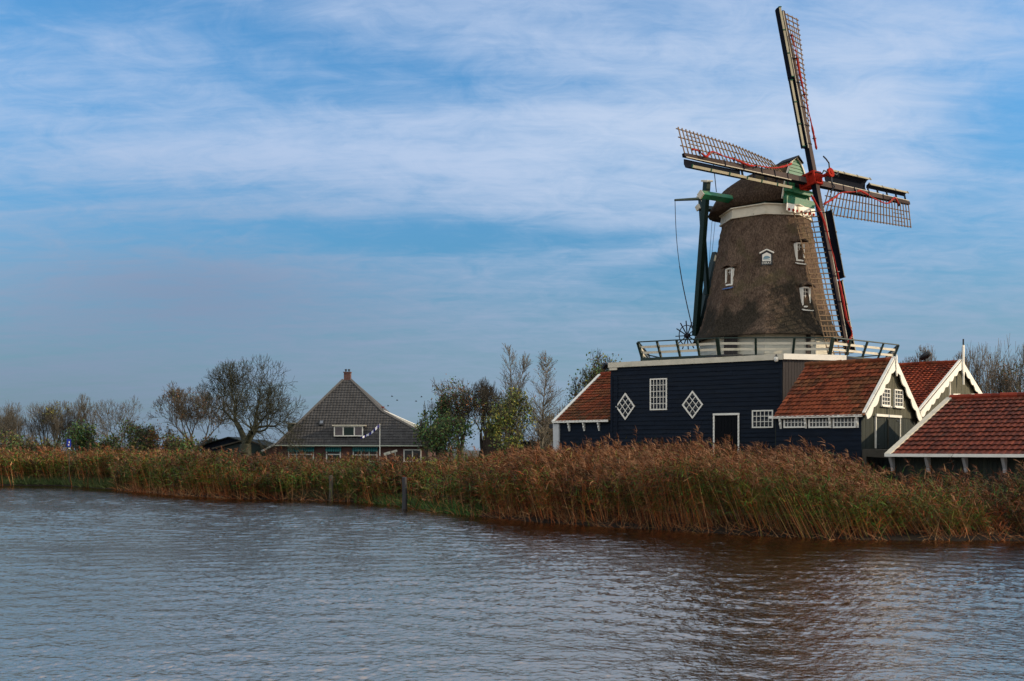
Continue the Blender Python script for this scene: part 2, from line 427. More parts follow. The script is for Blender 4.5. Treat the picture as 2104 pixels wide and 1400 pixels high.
def water_mat():
    m = bpy.data.materials.new('canal_water'); m.use_nodes = True; T = NT(m.node_tree); b = T.n['Principled BSDF']
    oc = T.new('ShaderNodeTexCoord').outputs['Object']
    b.inputs['Base Color'].default_value = (.006, .0045, .003, 1); b.inputs['Roughness'].default_value = .03
    b.inputs['IOR'].default_value = WATER_IOR; b.inputs['Specular Tint'].default_value = WATER_TINT
    h = T.m('ADD', T.m('MULTIPLY', T.noise(T.mapping(oc, (1, 1.0, 1), (0, 0, -.4)), 8.0, 2, .5, .4), 1.25), T.m('MULTIPLY', T.noise(oc, 19, 2, .5, .4), .8))
    bp = T.new('ShaderNodeBump'); bp.inputs['Strength'].default_value = 1; bp.inputs['Distance'].default_value = .010
    T.l.new(h, bp.inputs['Height']); T.l.new(bp.outputs[0], b.inputs['Normal'])
    return m


WATER_IOR, WATER_TINT, RIPPLE = 11.0, (1, .81, .66, 1), .185


def wave_height(x, y):
    """wind ripples: many short wave trains running roughly from the right towards the left, stronger and weaker in patches"""
    r = np.random.RandomState(4); h = np.zeros_like(x); K = 70; ss_ = 0
    for i in range(K):
        lam = .075 * (3.6 ** r.uniform(0, 1)) if i % 4 else r.uniform(.4, 1.1); k = 2 * np.pi / lam; a = np.radians(262 + r.normal(0, 48)); ph = r.uniform(0, 6.28)
        amp = lam ** 1.05 * r.uniform(.5, 1.3) * (1 if i % 4 else .42); ss_ += (amp * k) ** 2 / 2
        h += amp * np.sin(k * (x * np.cos(a) + y * np.sin(a)) + ph + .7 * np.sin(.23 * x * r.uniform(.5, 1.5) + .31 * y * r.uniform(.5, 1.5) + i))
    h *= RIPPLE / math.sqrt(ss_)                                    # RIPPLE is the root-mean-square slope
    g = 0
    for s_, w_ in ((9.0, .5), (3.2, .35), (20, .4)):
        for _ in range(4): a = r.uniform(0, 6.28); g = g + w_ / 2 * np.sin((x * np.cos(a) * .5 + y * np.sin(a)) * 6.28 / s_ * r.uniform(.7, 1.4) + r.uniform(0, 6.28))
    return h * np.clip(.95 + .38 * g, .35, 1.7)


def water():
    ys = 6 * np.exp(np.arange(0, 2.80, .0029)); ys = np.concatenate([[-300, -100, -30, 0, 3], ys]); us = np.linspace(-.80, .80, 1000); us = np.concatenate([[-60, -9, -2.5, -1.2], us, [1.2, 2.5, 9, 60]])
    Yg, Ug = np.meshgrid(ys, us, indexing='ij'); Xg = Ug * (np.maximum(Yg, 3) + 7); Zg = wave_height(Xg, Yg)
    Zg[:5] = 0; Zg[:, :4] = 0; Zg[:, -4:] = 0
    ny, nx = Xg.shape; i = np.arange(ny * nx).reshape(ny, nx); f = np.stack([i[:-1, :-1], i[:-1, 1:], i[1:, 1:], i[1:, :-1]], -1).reshape(-1, 4).astype(np.int32)
    me = bpy.data.meshes.new('water'); v = np.stack([Xg, Yg, Zg], -1).reshape(-1, 3).astype(np.float32); me.vertices.add(len(v)); me.vertices.foreach_set('co', v.ravel())
    me.loops.add(f.size); me.loops.foreach_set('vertex_index', f.ravel()); me.polygons.add(len(f)); me.polygons.foreach_set('loop_start', np.arange(len(f), dtype=np.int32) * 4)
    me.update(calc_edges=True); me.polygons.foreach_set('use_smooth', np.ones(len(f), bool)); me.materials.append(water_mat())
    tag(link('water', me, None, (0, 0, 0)), kind='structure')


water()

# ------------------------------------------------------------------ the windmill
MC = V((16.1, 65, 0))                                              # tower axis
BE, TA, RO = math.radians(37.2), math.radians(11), math.radians(-1.58)
NH = V((math.sin(BE), -math.cos(BE), 0)); WH = V((math.cos(BE), math.sin(BE), 0))
AX = (NH * math.cos(TA) + Z * math.sin(TA)); UPV = Z * math.cos(TA) - NH * math.sin(TA)
HUB = V((18.23, 62.4, 19.43))
mill = thing('windmill', (MC.x, MC.y, 8.3), 'thatched smock windmill with lattice sails and red rolled cloths, standing on the navy boarded barn', 'windmill')

PROF = [(9.85, 4.55), (10.05, 4.42), (10.5, 4.16), (11.1, 3.93), (11.8, 3.73), (13.0, 3.47), (14.5, 3.20), (16.0, 2.93), (17.5, 2.66), (18.1, 2.56)]


def trad(z, ph, roundness=.45, prof=PROF):
    ap = float(np.interp(z, [p[0] for p in prof], [p[1] for p in prof])) * .962
    a = (math.degrees(ph) + 15 + 3600) % 45 - 22.5                 # corners at -15 degrees and every 45
    return (ap / math.cos(math.radians(a))) * (1 - roundness) + ap * 1.03 * roundness


def tpt(z, ph, k=0.0, **kw):
    r = trad(z, ph, **kw) + k; return V((MC.x + r * math.sin(ph), MC.y - r * math.cos(ph), z))


def on_tower(px, py, k=0.0):
    best = None
    for i in range(-900, 901, 3):
        ph = math.radians(i / 10); z = CH + (HY - py) / F * 62
        for _ in range(4): p = tpt(z, ph, k); z = CH + (HY - py) / F * p.y
        e = abs(CX + F * p.x / p.y - px)
        if best is None or e < best[0]: best = (e, ph, p)
    return best[1], best[2]


rng = random.Random(7)
mb = MB(); nz, nphi = 46, 144; zs = [9.85 + (17.6 - 9.85) * i / nz for i in range(nz + 1)]
jit = np.random.RandomState(5).normal(0, .022, (nz + 1, nphi))
for i in range(nz):
    pass
base = len(mb.v)
for i, z in enumerate(zs):
    for j in range(nphi): mb.v.append(tpt(z, 2 * math.pi * j / nphi, jit[i, j] if 0 < i else jit[i, j] * 1.6))
for i in range(nz):
    for j in range(nphi): mb.f.append((i * nphi + j, i * nphi + (j + 1) % nphi, (i + 1) * nphi + (j + 1) % nphi, (i + 1) * nphi + j)); mb.c.append(None)
i0 = len(mb.v)                                                      # thick underside of the thatch
for j in range(nphi): mb.v.append(tpt(9.95, 2 * math.pi * j / nphi, -.55))
for j in range(nphi): mb.f.append((i0 + j, i0 + (j + 1) % nphi, (j + 1) % nphi, j)); mb.c.append(None)
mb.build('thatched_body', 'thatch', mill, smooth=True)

mb = MB()                                                           # white boarded band under the cap, octagonal
def octring(mb, z0, z1, r0, r1, th=.12, off=15):
    for k in range(8):
        a, b = math.radians(-off + 45 * k), math.radians(-off + 45 * (k + 1))
        f = lambda z, r, p: V((MC.x + r * math.sin(p), MC.y - r * math.cos(p), z))
        mb.box8([f(z0, r0 - th, a), f(z0, r0 - th, b), f(z0, r0, b), f(z0, r0, a)], [f(z1, r1 - th, a), f(z1, r1 - th, b), f(z1, r1, b), f(z1, r1, a)])
octring(mb, 17.42, 17.95, 2.84, 2.78)
mb.build('collar', 'cream', mill)
mb = MB(); octring(mb, 17.955, 18.02, 2.90, 2.90, .2); octring(mb, 17.35, 17.415, 2.90, 2.90, .2); mb.build('collar_moulding', 'cream', mill)
mb = MB(); octring(mb, 18.021, 18.32, 2.60, 2.30, .3); mb.build('curb_ring', 'green', mill)
mb = MB()                                                           # boarded white base under the thatch
for k in range(8):
    a, b = math.radians(-15 + 45 * k), math.radians(-15 + 45 * (k + 1)); r = 4.12
    p, q = V((MC.x + r * math.sin(a), MC.y - r * math.cos(a), 8.25)), V((MC.x + r * math.sin(b), MC.y - r * math.cos(b), 8.25))
    e = (q - p).normalized(); hboards(mb, p, e, V((e.y, -e.x, 0)), (q - p).length, 1.75, .25, .02)
mb.build('base_wall', 'cream', mill)
for (px, w) in ((1493, .95), (1680, .75)):
    ph, p = on_tower(px, 712); n = V((math.sin(ph), -math.cos(ph), 0)); e = V((math.cos(ph), math.sin(ph), 0)); c = MC + n * 4.02 + Z * 9.15
    mb = MB(); vboards(mb, c - e * w / 2 - Z * .9, e, n, w, 1.9, 0, .16)
    mb.build('door', 'brown_boards', mill)

# windows in the thatch
def mill_window(px, py, w, h, sill):
    ph, p = on_tower(px, py); n = V((math.sin(ph), -math.cos(ph), 0)); e = V((math.cos(ph), math.sin(ph), 0))
    c = p + n * .02
    mb = MB()
    for s in (-1, 1): mb.beam(c + e * s * w / 2 - Z * h / 2 - n * .25, c + e * s * w / 2 + Z * h / 2 - n * .25, .10, .62, n)
    mb.beam(c - e * (w / 2 - .05) + Z * (h / 2) - n * .25, c + e * (w / 2 - .05) + Z * (h / 2) - n * .25, .09, .60, n)
    mb.beam(c - e * (w / 2 - .05) - Z * (h / 2 - .04) - n * .2, c + e * (w / 2 - .05) - Z * (h / 2 - .04) - n * .2, .09, .66, n)
    g = c - n * .06
    mb.beam(g - Z * h / 2, g + Z * h / 2, .035, .04, n)
    for k in (-.2, .1, .3): mb.beam(g - e * w / 2 + Z * h * k, g + e * w / 2 + Z * h * k, .03, .034, n)
    o = mb.build('window', 'white', mill)
    pb = MB(); g = c - n * .09; pb.quad(g - e * w / 2 - Z * h / 2, g + e * w / 2 - Z * h / 2, g + e * w / 2 + Z * h / 2, g - e * w / 2 + Z * h / 2); pb.build('pane', 'glass', o)
    sb = MB(); sb.prism([c - e * (w / 2 + .1) - Z * h / 2 - n * .3, c + e * (w / 2 + .1) - Z * h / 2 - n * .3, c + e * (w / 2 + .12) - Z * (h / 2 + .22) + n * .24, c - e * (w / 2 + .12) - Z * (h / 2 + .22) + n * .24], Z, .05)
    sb.build('sill', sill, o)
    tb = MB()                                                       # eyebrow of thatch over the window
    for a in range(9):
        t0, t1 = -1 + 2 * a / 9, -1 + 2 * (a + 1) / 9
        f = lambda t, k: c + e * (t * (w / 2 + .22)) + Z * (h / 2 + .16 - .16 * t * t) + n * k
        tb.box8([f(t0, -.6) + Z * .25, f(t1, -.6) + Z * .25, f(t1, .28), f(t0, .28)], [f(t0, -.6) + Z * .5, f(t1, -.6) + Z * .5, f(t1, .22) + Z * .13, f(t0, .22) + Z * .13])
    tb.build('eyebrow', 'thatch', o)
sl_blue = mat('blue_lead', (.07, .13, .30), .5, .2, 4)
mill_window(1499, 570, .46, 1.05, sl_blue)
mill_window(1643, 519, .55, 1.10, 'white')
mill_window(1655, 612, .55, 1.20, 'white')

# cap: lofted thatched hood, ridge along the windshaft
SEC = [(-3.7, .8, .35, 18.05), (-3.3, 1.6, 1.0, 18.0), (-2.8, 2.3, 1.75, 18.0), (-2.1, 2.76, 2.25, 18.05), (-1.2, 2.92, 2.5, 18.1), (-.2, 2.74, 2.62, 18.15), (.8, 2.35, 2.7, 18.2), (1.6, 1.85, 2.76, 18.25), (2.25, 1.42, 2.78, 18.3)]


def capcurve(hw, h, n=14, p=1.35):
    out = []
    for i in range(n + 1):
        t = -1 + 2 * i / n
        y = max(0.0, 1 - abs(t) ** 2.3) * .80 + .20 * (1 - abs(t)); x = t * (1 + .05 * math.sin(math.pi * (1 - abs(t))))
        out.append((x * hw, y * h))
    return out


def capsec(a, hw, h, zb): return [MC + NH * a + WH * x + Z * (zb + y) for x, y in capcurve(hw, h)]


fine = []
sa = [s[0] for s in SEC]
for i in range(41):
    a = -3.7 + 5.95 * i / 40; fine.append((a, *[float(np.interp(a, sa, [s[k] for s in SEC])) for k in (1, 2, 3)]))
mb = MB(); cs = [capsec(*s) for s in fine]; r5 = random.Random(5)
for c in cs: mb.v += [p + V((r5.gauss(0, .012), r5.gauss(0, .012), r5.gauss(0, .012))) for p in c]
k = len(cs[0])
for i in range(len(cs) - 1):
    for j in range(k - 1): mb.f.append((i * k + j, i * k + j + 1, (i + 1) * k + j + 1, (i + 1) * k + j)); mb.c.append(None)
    mb.f.append((i * k, (i + 1) * k, (i + 1) * k + k - 1, i * k + k - 1)); mb.c.append(None)
mb.f.append(tuple(range(k))); mb.c.append(None)
cap = mb.build('thatched_cap', 'cap_thatch', mill, smooth=True)
mb = MB()                                                           # little boarded storm hood on the ridge at the front
for s in (-1, 1):
    mb.prism([MC + NH * 1.3 + Z * 21.02, MC + NH * 2.55 + Z * 21.08, MC + NH * 2.5 + WH * s * .55 + Z * 20.72, MC + NH * 1.3 + WH * s * .6 + Z * 20.66], Z, .06)
mb.build('ridge_hood', 'navy', mill)
mb = MB(); fr = capsec(2.27, 1.36, 2.70, 18.3); zc = [p.z for p in fr]    # green boarded front, horizontal laps
def half(z):
    r = capcurve(1.36, 2.70); m = 0
    for (x0, y0), (x1, y1) in zip(r[:-1], r[1:]):
        if (y0 - (z - 18.3)) * (y1 - (z - 18.3)) <= 0 and y0 != y1: m = max(m, abs(x0 + (x1 - x0) * ((z - 18.3) - y0) / (y1 - y0)))
    return m
nb = 13
for i in range(nb):
    z0, z1 = 18.32 + 2.66 * i / nb, 18.32 + 2.66 * (i + 1) / nb; h0, h1 = max(half(z0), .02), max(half(z1), .02)
    f = lambda x, z, k: MC + NH * (2.29 + k) + WH * x + Z * z
    mb.quad(f(-h0, z0, .05), f(h0, z0, .05), f(h1, z1, .012), f(-h1, z1, .012)); mb.quad(f(-h0, z0, .01), f(h0, z0, .01), f(h0, z0, .05), f(-h0, z0, .05))
front = mb.build('cap_front', 'bright_green', mill)
mb = MB(); prev = None
for x, y in capcurve(1.38, 2.74, 24):
    p = MC + NH * 2.36 + WH * x + Z * (18.3 + y)
    if prev is not None: mb.beam(prev, p, .10, .07, NH)
    prev = p
mb.build('front_trim', 'cream', front)
mb = MB(); c = MC + NH * 2.5
mb.box(c + Z * 18.9, (WH, NH, Z), 2.5, .3, .30); mb.box(c + Z * 19.3 - WH * .75 - NH * .05, (WH, NH, Z), .7, .2, .9); mb.box(c + Z * 18.22 + NH * .08, (WH, NH, Z), 2.75, .26, .44)
mb.build('breast_beam', 'bright_green', mill)
mb = MB(); pts = []                                                 # white beard board with scalloped red edge
for i in range(29):
    x = -1.4 + 2.8 * i / 28; pts.append(MC + NH * 2.66 + WH * x + Z * (17.58 - .10 * abs(math.sin(x * 4.2)) - .05 * math.cos(x)))
pts += [MC + NH * 2.66 + WH * 1.35 + Z * 17.98, MC + NH * 2.66 - WH * 1.35 + Z * 17.98]
mb.prism(pts, NH, .06); beard = mb.build('beard_board', 'white', mill)
for i in range(7):
    x = -1.2 + 2.4 * i / 6; mb = MB()
    mb.tube([MC + NH * 2.70 + WH * x + Z * 17.60, MC + NH * 2.78 + WH * x + Z * 17.60], .085, 12)
    mb.build('scroll_ornament', 'red', beard)

# windshaft head, cross of four sails
mb = MB(); mb.tube([HUB - AX * 2.6, HUB - AX * .5], [.30, .33], 12); mb.build('windshaft', 'iron', mill)
D = [math.sin(RO + k * math.pi / 2) * WH + math.cos(RO + k * math.pi / 2) * UPV for k in range(4)]
mb = MB(); e = (D[1], D[0], AX)
for a in (-.56, .0, .46): 
    for i in range(4):
        u, w = D[i], D[(i + 1) % 4]; c = HUB + AX * a + u * .34; mb.beam(c - w * .385, c + w * .385, .11, .12, AX)
for i in range(4):
    u, w = D[i], D[(i + 1) % 4]
    c = HUB + u * .34 + w * .34; mb.beam(c - AX * .58, c + AX * .5, .12, .12, u)
mb.box(HUB - AX * .05, e, .58, .58, .95); mb.tube([HUB + AX * .5, HUB + AX * .78], [.30, .15], 12)
hub = mb.build('windshaft_head', 'red', mill)
mb = MB(); c = HUB + AX * 1.25 + WH * .2; mb.tube([c - AX * .05, c + AX * .08], .29, 20); mb.tube([c - AX * .5, c + AX * .12], .10, 10); mb.build('spider_disc', 'red', hub)
mb = MB()
for i in range(4):
    u, w = D[i], D[(i + 1) % 4]
    mb.tube([c + u * .3, c + u * .62 + w * .05, c + u * .85 - w * .18, c + u * 1.15 - AX * .25], .045, 6)
mb.build('crank_rod', 'iron', hub)

GREYB, NAVYB, CREAMB, RUSTB = (.068, .052, .047), (.006, .008, .014), (.42, .38, .30), (.045, .032, .028)
LS = 11.04
ROLL = {0: [(1.9, .55, .12), (2.8, .42, .2), (4, .34, .22), (5.4, .22, .22), (6.6, .10, .24), (7.6, .12, .24), (8.4, .12, .25), (9.1, -.02, .25), (9.35, .1, .22)],
        3: [(1.4, .95, .0), (2.3, .60, .1), (3.6, .25, .2), (5.2, .14, .22), (5.9, .05, .24), (6.9, .22, .22), (8.0, .30, .22), (8.9, .42, .2), (9.5, .02, .25), (9.8, .12, .24), (10.1, .30, .2), (10.5, .32, .15)],
        1: [(.9, 1.40, .1), (2.1, .85, .15), (2.9, .42, .2), (4.4, .18, .24), (4.9, .05, .26), (5.6, .16, .24), (6.8, .42, .22), (7.9, .50, .22), (8.8, .02, .26), (9.2, .30, .22), (9.4, .42, .18)],
        2: [(1.2, .85, .1), (2.6, .30, .22), (4.3, .06, .24), (6.0, -.10, .26), (7.6, -.14, .26), (8.9, -.16, .26), (9.5, -.42, .24), (9.9, -.40, .24), (10.3, .0, .2), (10.7, .02, .2)]}


def make_sail(k):
    d, t = D[k], D[(k + 1) % 4]
    off = AX * (.22 if k % 2 == 0 else -.22)                        # the two stocks pass one in front of the other
    O = HUB + off
    q = lambda r, s, f=0.0: O + d * r + t * s + AX * f
    mb = MB(); cols = [RUSTB, RUSTB, NAVYB, NAVYB, NAVYB, NAVYB]
    # stock: box whose broad front is brown-grey and whose cheeks are dark navy, shade put into the colour
    for a, b, wa, wb, da, db in ((.0, 4, .36, .33, .34, .30), (4, 8, .33, .27, .30, .24), (8, LS, .27, .20, .24, .18)):
        L = lambda r, w, dd: [q(r, -w / 2, -dd / 2), q(r, w / 2, -dd / 2), q(r, w / 2, dd / 2), q(r, -w / 2, dd / 2)]
        mb.box8(L(a, wa, da), L(b, wb, db), [NAVYB, NAVYB, NAVYB, NAVYB, GREYB if a < 8 else RUSTB, NAVYB])
    mb.col = CREAMB
    mb.beam(q(1.9, -.20, .14), q(LS - .1, -.14, .10), .045, .05, AX)
    mb.col = NAVYB
    for r in (2.2, 3.4, 4.6, 6.2, 7.8): mb.beam(q(r, -.19, .17), q(r, .19, .17), .05, .03, AX)
    sail = mb.build('sail', 'stock', mill)
    lb = MB(); Wd = 1.62; tw = lambda r: math.radians(np.interp(r, [1.8, 6, 10.9], [33, 15, 5]))
    L3 = lambda r, s: q(r, 0, .02) + (t * math.cos(tw(r)) - AX * math.sin(tw(r))) * s
    r0, r1, nb = 2.05 + .1 * (k % 2), 10.92, 27
    for i in range(nb + 1):
        r = r0 + (r1 - r0) * i / nb; lb.beam(L3(r, -.05), L3(r, Wd + .10), .060, .045, AX)
    for s in (Wd * .36, Wd * .68, Wd):
        pr = None
        for i in range(9):
            r = r0 - .15 + (r1 - r0 + .3) * i / 8; p = L3(r, s) - AX * .045
            if pr is not None: lb.beam(pr, p, .055, .035, AX)
            pr = p
    for s in (Wd * .52, Wd * .84):
        lb.beam(L3(9.15, s) - AX * .04, L3(10.35, s) - AX * .04, .045, .03, AX)
    lb.build('lattice', 'lattice', sail)
    # leading edge: curved boards, broad on one half of the blade, narrow on the other
    nb_, lt = MB(), MB(); nb_.col = NAVYB
    broad = (6.3, 10.95) if k in (0, 3) else (2.0, 6.3); narrow = (1.9, 6.25) if k in (0, 3) else (6.4, 10.9)
    def shell(a, b, prof, rim, cuts):
        for (s0, f0), (s1, f1) in zip(prof[:-1], prof[1:]): nb_.prism([q(a, -s0, f0), q(b, -s0, f0), q(b, -s1, f1), q(a, -s1, f1)], (t * (f1 - f0) + AX * (s1 - s0)).normalized(), .035)
        (s0, f0), (s1, f1) = rim
        lt.col = (.30, .27, .19); lt.prism([q(a + .02, -s0, f0), q(b - .02, -s0, f0), q(b - .02, -s1, f1), q(a + .02, -s1, f1)], (t * (f1 - f0) + AX * (s1 - s0)).normalized(), .03)
        lt.col = (.02, .08, .045) if k in (0, 3) else (.30, .28, .22)
        for i in range(cuts + 1):
            r = a + .03 + (b - a - .06) * i / cuts; lt.beam(q(r, -s0 - .02, f0), q(r, -s1 + .02, f1 + .02), .05, .06, AX)
    g = 1.18 if k == 1 else 1.0 if k in (0, 3) else .88
    shell(*broad, [(.18, -.10), (.45 * g, -.15), (.68 * g, -.08), (.80 * g, .10), (.84 * g, .34)], ((.845 * g, .345), (.72 * g, .41)), 3)
    shell(*narrow, [(.52, -.12), (.68, -.06), (.76, .14)], ((.765, .145), (.63, .20)), 3)
    nb_.col = NAVYB
    for i in range(5):
        r = narrow[0] + .1 + (narrow[1] - narrow[0] - .2) * i / 4; nb_.beam(q(r, -.1, -.06), q(r, -.6, -.06), .16, .04, AX)
    lead = nb_.build('leading_board', 'stock', sail)
    lt.build('rim_strip', 'stock', sail)
    cb = MB(); pts = [q(r, s, f + .06) for r, s, f in ROLL[k]]; pp, rr = [], []
    for i in range(len(pts) - 1):
        for j in range(5):
            u = j / 5; p0, p1, p2, p3 = pts[max(i - 1, 0)], pts[i], pts[i + 1], pts[min(i + 2, len(pts) - 1)]
            pp.append(.5 * ((2 * p1) + (p2 - p0) * u + (2 * p0 - 5 * p1 + 4 * p2 - p3) * u * u + (3 * p1 - p0 - 3 * p2 + p3) * u ** 3))
            rr.append(.052 + .015 * math.sin(i * 5 + j * 1.9) + .02 * math.sin(len(pp) * .35))
    pp.append(pts[-1]); rr.append(.05); rr[0] = .03
    cb.tube(pp, rr, 8); cb.build('rolled_sailcloth', 'cloth', sail, smooth=True)
    for i in range(4, len(pp), 11):
        rb = MB(); rb.beam(pp[i] - t * .11, pp[i] + t * .11, .03, .18, AX); rb.build('cloth_tie', 'iron', sail)


for k in range(4): make_sail(k)

# tail: winding beams behind and left of the cap
def bar(name, a, b, w, m='green', capw=0, w1=None):
    mb = MB(); n = (b - a).normalized().cross(WH); mb.beam(a, b, w, w, n, w1, w1); o = mb.build(name, m, mill)
    if capw:
        c = MB(); u = (a - b).normalized(); c.beam(a, a + u * .10, capw, capw, n); c.build('cap_plate', 'cream', o)
    return o
bar('long_brace', P(1452.5, 374, 64.0), P(1429, 690, 67.0), .34, 'green', .52)
bar('short_brace', P(1440, 406, 67.2), P(1453, 606, 66.4), .26, 'green', .40)
bar('tail_beam', P(1470, 520, 68.4), P(1431, 690, 67.6), .34, 'green')
bar('long_cross_beam', P(1441, 400, 62.6), P(1510, 411, 64.3), .36, 'bright_green', .40)
bar('short_cross_beam', P(1435, 427, 66.6), P(1478, 432, 67.6), .28, 'green', .34)
bar('signal_boom', P(1386, 411.5, 66.0), P(1446, 408.5, 66.6), .10, 'green', 0, .16)
mb = MB(); c = P(1412, 690, 67.2); ea, eb = V((.86, .5, 0)), Z
for i in range(12):
    a = math.pi / 6 * i + .1; u = ea * math.cos(a) + eb * math.sin(a); mb.beam(c, c + u * .98, .055, .055, ea.cross(eb))
pr = None
for i in range(33):
    a = 2 * math.pi * i / 32; p = c + (ea * math.cos(a) + eb * math.sin(a)) * .68
    if pr is not None: mb.beam(pr, p, .045, .045, ea.cross(eb))
    pr = p
mb.tube([c - ea.cross(eb) * .2, c + ea.cross(eb) * .2], .13, 10); mb.build('winding_wheel', 'iron', mill)
mb = MB(); a, b = P(1387, 413, 66), P(1424, 680, 66.5); pts = []
for i in range(21):
    t = i / 20; p = a.lerp(b, t); pts.append(p - V((1, 0, 0)) * (.32 * math.sin(math.pi * t) * (1 - .2 * t)))
mb.tube(pts[:11], .022, 5); mb.tube(pts[10:], .034, 5); mb.build('signal_rope', 'iron', mill)
for (x0, y0, x1, y1) in ((1464, 440, 1455, 570), (1471, 440, 1459, 560)):
    mb = MB(); mb.tube([P(x0, y0, 68.6), P(x1, y1, 68.9)], .016, 4); mb.build('stay_rope', 'iron', mill)
mb = MB(); mb.tube([P(1466, 338, 66.4), P(1472, 395, 66.6)], .03, 5); mb.build('stay_rope', 'iron', mill)

# gallery with leaning posts
GV = [V((7.55, 59.4, 8.33)), V((11.6, 57.35, 8.33)), V((17.75, 57.2, 8.33)), V((22.7, 61.0, 8.33)), V((24.3, 67.0, 8.33)), V((20.0, 72.6, 8.33)), V((12.4, 73.2, 8.33)), V((9.3, 67.4, 8.33))]
gal = MB(); gal.prism([p - Z * .17 for p in GV], Z, .12); gallery = gal.build('gallery', 'dark_boards', mill)
GC = sum(GV, V()) / 8; TOPS = []
NPOST = [4, 3, 4, 4, 4, 4, 4, 4]
def lean(p): u = (p - GC); u.z = 0; return u.normalized()
def rail_pt(p, z): return p + lean(p) * ((z - .15) * .38) + Z * z
for i in range(8):
    a, b = GV[i], GV[(i + 1) % 8]; e = (b - a).normalized(); nn = V((e.y, -e.x, 0))
    mb = MB(); mb.beam(rail_pt(a, .92), rail_pt(b, .92), .10, .06, Z); mb.build('handrail', 'green', gallery)
    for z in (.30, .62):
        mb = MB(); mb.beam(rail_pt(a, z), rail_pt(b, z), .035, .135, Z); mb.build('rail_board', 'cream', gallery)
    for j in range(NPOST[i]):
        p = a.lerp(b, j / NPOST[i]); w = .2 if j == 0 else .12
        mb = MB(); mb.beam(rail_pt(p, -.12) + lean(p) * .04, rail_pt(p, .90) + lean(p) * .04, w, .09, lean(p)); mb.build('rail_post', 'green', gallery)
mb = MB()
for i in range(8):
    a, b = GV[i], GV[(i + 1) % 8]; mb.beam(a - Z * .10 + lean(a) * .06, b - Z * .10 + lean(b) * .06, .10, .20, Z)
mb.build('edge_beam', 'green', gallery)
for i, p in enumerate(GV):                                          # struts under the gallery on its free sides
    if i in (0, 3, 4):
        mb = MB(); mb.beam(p - Z * .12 - lean(p) * .5, MC + lean(p) * 5.6 + Z * 6.6, .16, .16, WH); mb.build('gallery_strut', 'green', gallery)

# name board on the thatch
ph, p = on_tower(1575, 529); n = V((math.sin(ph), -math.cos(ph), 0)); e = V((math.cos(ph), math.sin(ph), 0)); c = p + n * .10
board = thing('name_board', tuple(c - Z * .5), 'small house-shaped name board with an animal picture hanging on the brown thatch', 'sign')
mb = MB(); sh = lambda w, b, s, t: [c - e * w + Z * b, c + e * w + Z * b, c + e * w + Z * s, c + Z * t, c - e * w + Z * s]
mb.prism(sh(.34, -.50, .20, .40), n, .05); mb.prism([q - n * .3 for q in sh(.2, -.4, .1, .2)], n, .29); mb.build('backboard', 'black', board)
mb = MB(); mb.prism([q + n * .052 for q in sh(.255, -.26, .14, .27)], n, .01); mb.build('picture_panel', 'white', board)
mb = MB(); rat = [(-.20, -.10), (-.19, -.02), (-.13, .05), (-.03, .085), (.07, .075), (.14, .04), (.19, .0), (.215, -.05), (.17, -.075), (.10, -.095), (-.05, -.11)]
mb.prism([c + n * .064 + e * x + Z * (y - .02) for x, y in rat], n, .008)
tail = [(-.20, -.12), (-.15, -.17), (-.02, -.185), (.12, -.18), (.2, -.16)]
mb.tube([c + n * .068 + e * x + Z * y for x, y in tail], .012, 5); mb.build('animal_picture', mat('grey_blue_paint', (.16, .26, .30), .6, .2, 8), board)
mb = MB()
for s in (-1, 1): mb.beam(c + Z * .44 + n * .04, c + e * s * .42 + Z * .225 + n * .04, .07, .22, n)
mb.build('roof_strip', 'white', board)
def lettering(txt, size, c, ex, ez, n, m, parent, name='lettering'):
    cu = bpy.data.curves.new(name, 'FONT'); cu.body = txt; cu.size = size; cu.align_x = 'CENTER'; cu.align_y = 'CENTER'; cu.extrude = .003
    t = bpy.data.objects.new(name, cu); COL.objects.link(t); dg = bpy.context.evaluated_depsgraph_get(); me = bpy.data.meshes.new_from_object(t.evaluated_get(dg))
    bpy.data.objects.remove(t); bpy.data.curves.remove(cu)
    R = Matrix((ex, ez, n)).transposed().to_4x4(); R.translation = c - ORG[parent.name]; me.transform(R); me.name = name; me.materials.clear(); me.materials.append(M[m])
    return link(name, me, parent, None)
lettering('DE', .19, c - Z * .375 + n * .058 - e * .16, e, Z, n, 'white', board)
lettering('RAT', .19, c - Z * .375 + n * .058 + e * .11, e, Z, n, 'white', board)

# ------------------------------------------------------------------ navy boarded mill barn under the gallery
A, B, C = V((5.84, 60.43, .5)), V((14.53, 55.0, .5)), V((18.2, 56.0, .5)); D_, E_, G_ = V((24.0, 63.0, .5)), V((18.5, 72.5, .5)), V((9.5, 68.5, .5))
barn = thing('mill_barn', tuple(A.lerp(B, .5)), 'big navy boarded flat-topped barn with diamond windows, carrying the windmill', 'building')
exA = (B - A).normalized(); nA = V((exA.y, -exA.x, 0)); LA = (B - A).length; exB = (C - B).normalized(); nB = V((exB.y, -exB.x, 0)); LB = (C - B).length
TOPB = 8.12
mb = MB(); hboards(mb, A, exA, nA, LA, TOPB - .5, .245, .042); 
wl = mb.build('front_wall', 'navy', barn)
mb = MB(); vboards(mb, B + nB * .01, exB, nB, LB, TOPB - .5); mb.build('side_wall', 'brown_boards', barn)
mb = MB()
for p, q in ((C, D_), (D_, E_), (E_, G_), (G_, A)):
    e = (q - p).normalized(); hboards(mb, p, e, V((e.y, -e.x, 0)), (q - p).length, TOPB - .5, .245, .03)
mb.build('rear_wall', 'navy', barn)
mb = MB(); mb.prism([V((p.x, p.y, TOPB - .1)) for p in (A, B, C, D_, E_, G_)], Z, .08); mb.build('flat_roof', 'black', barn)
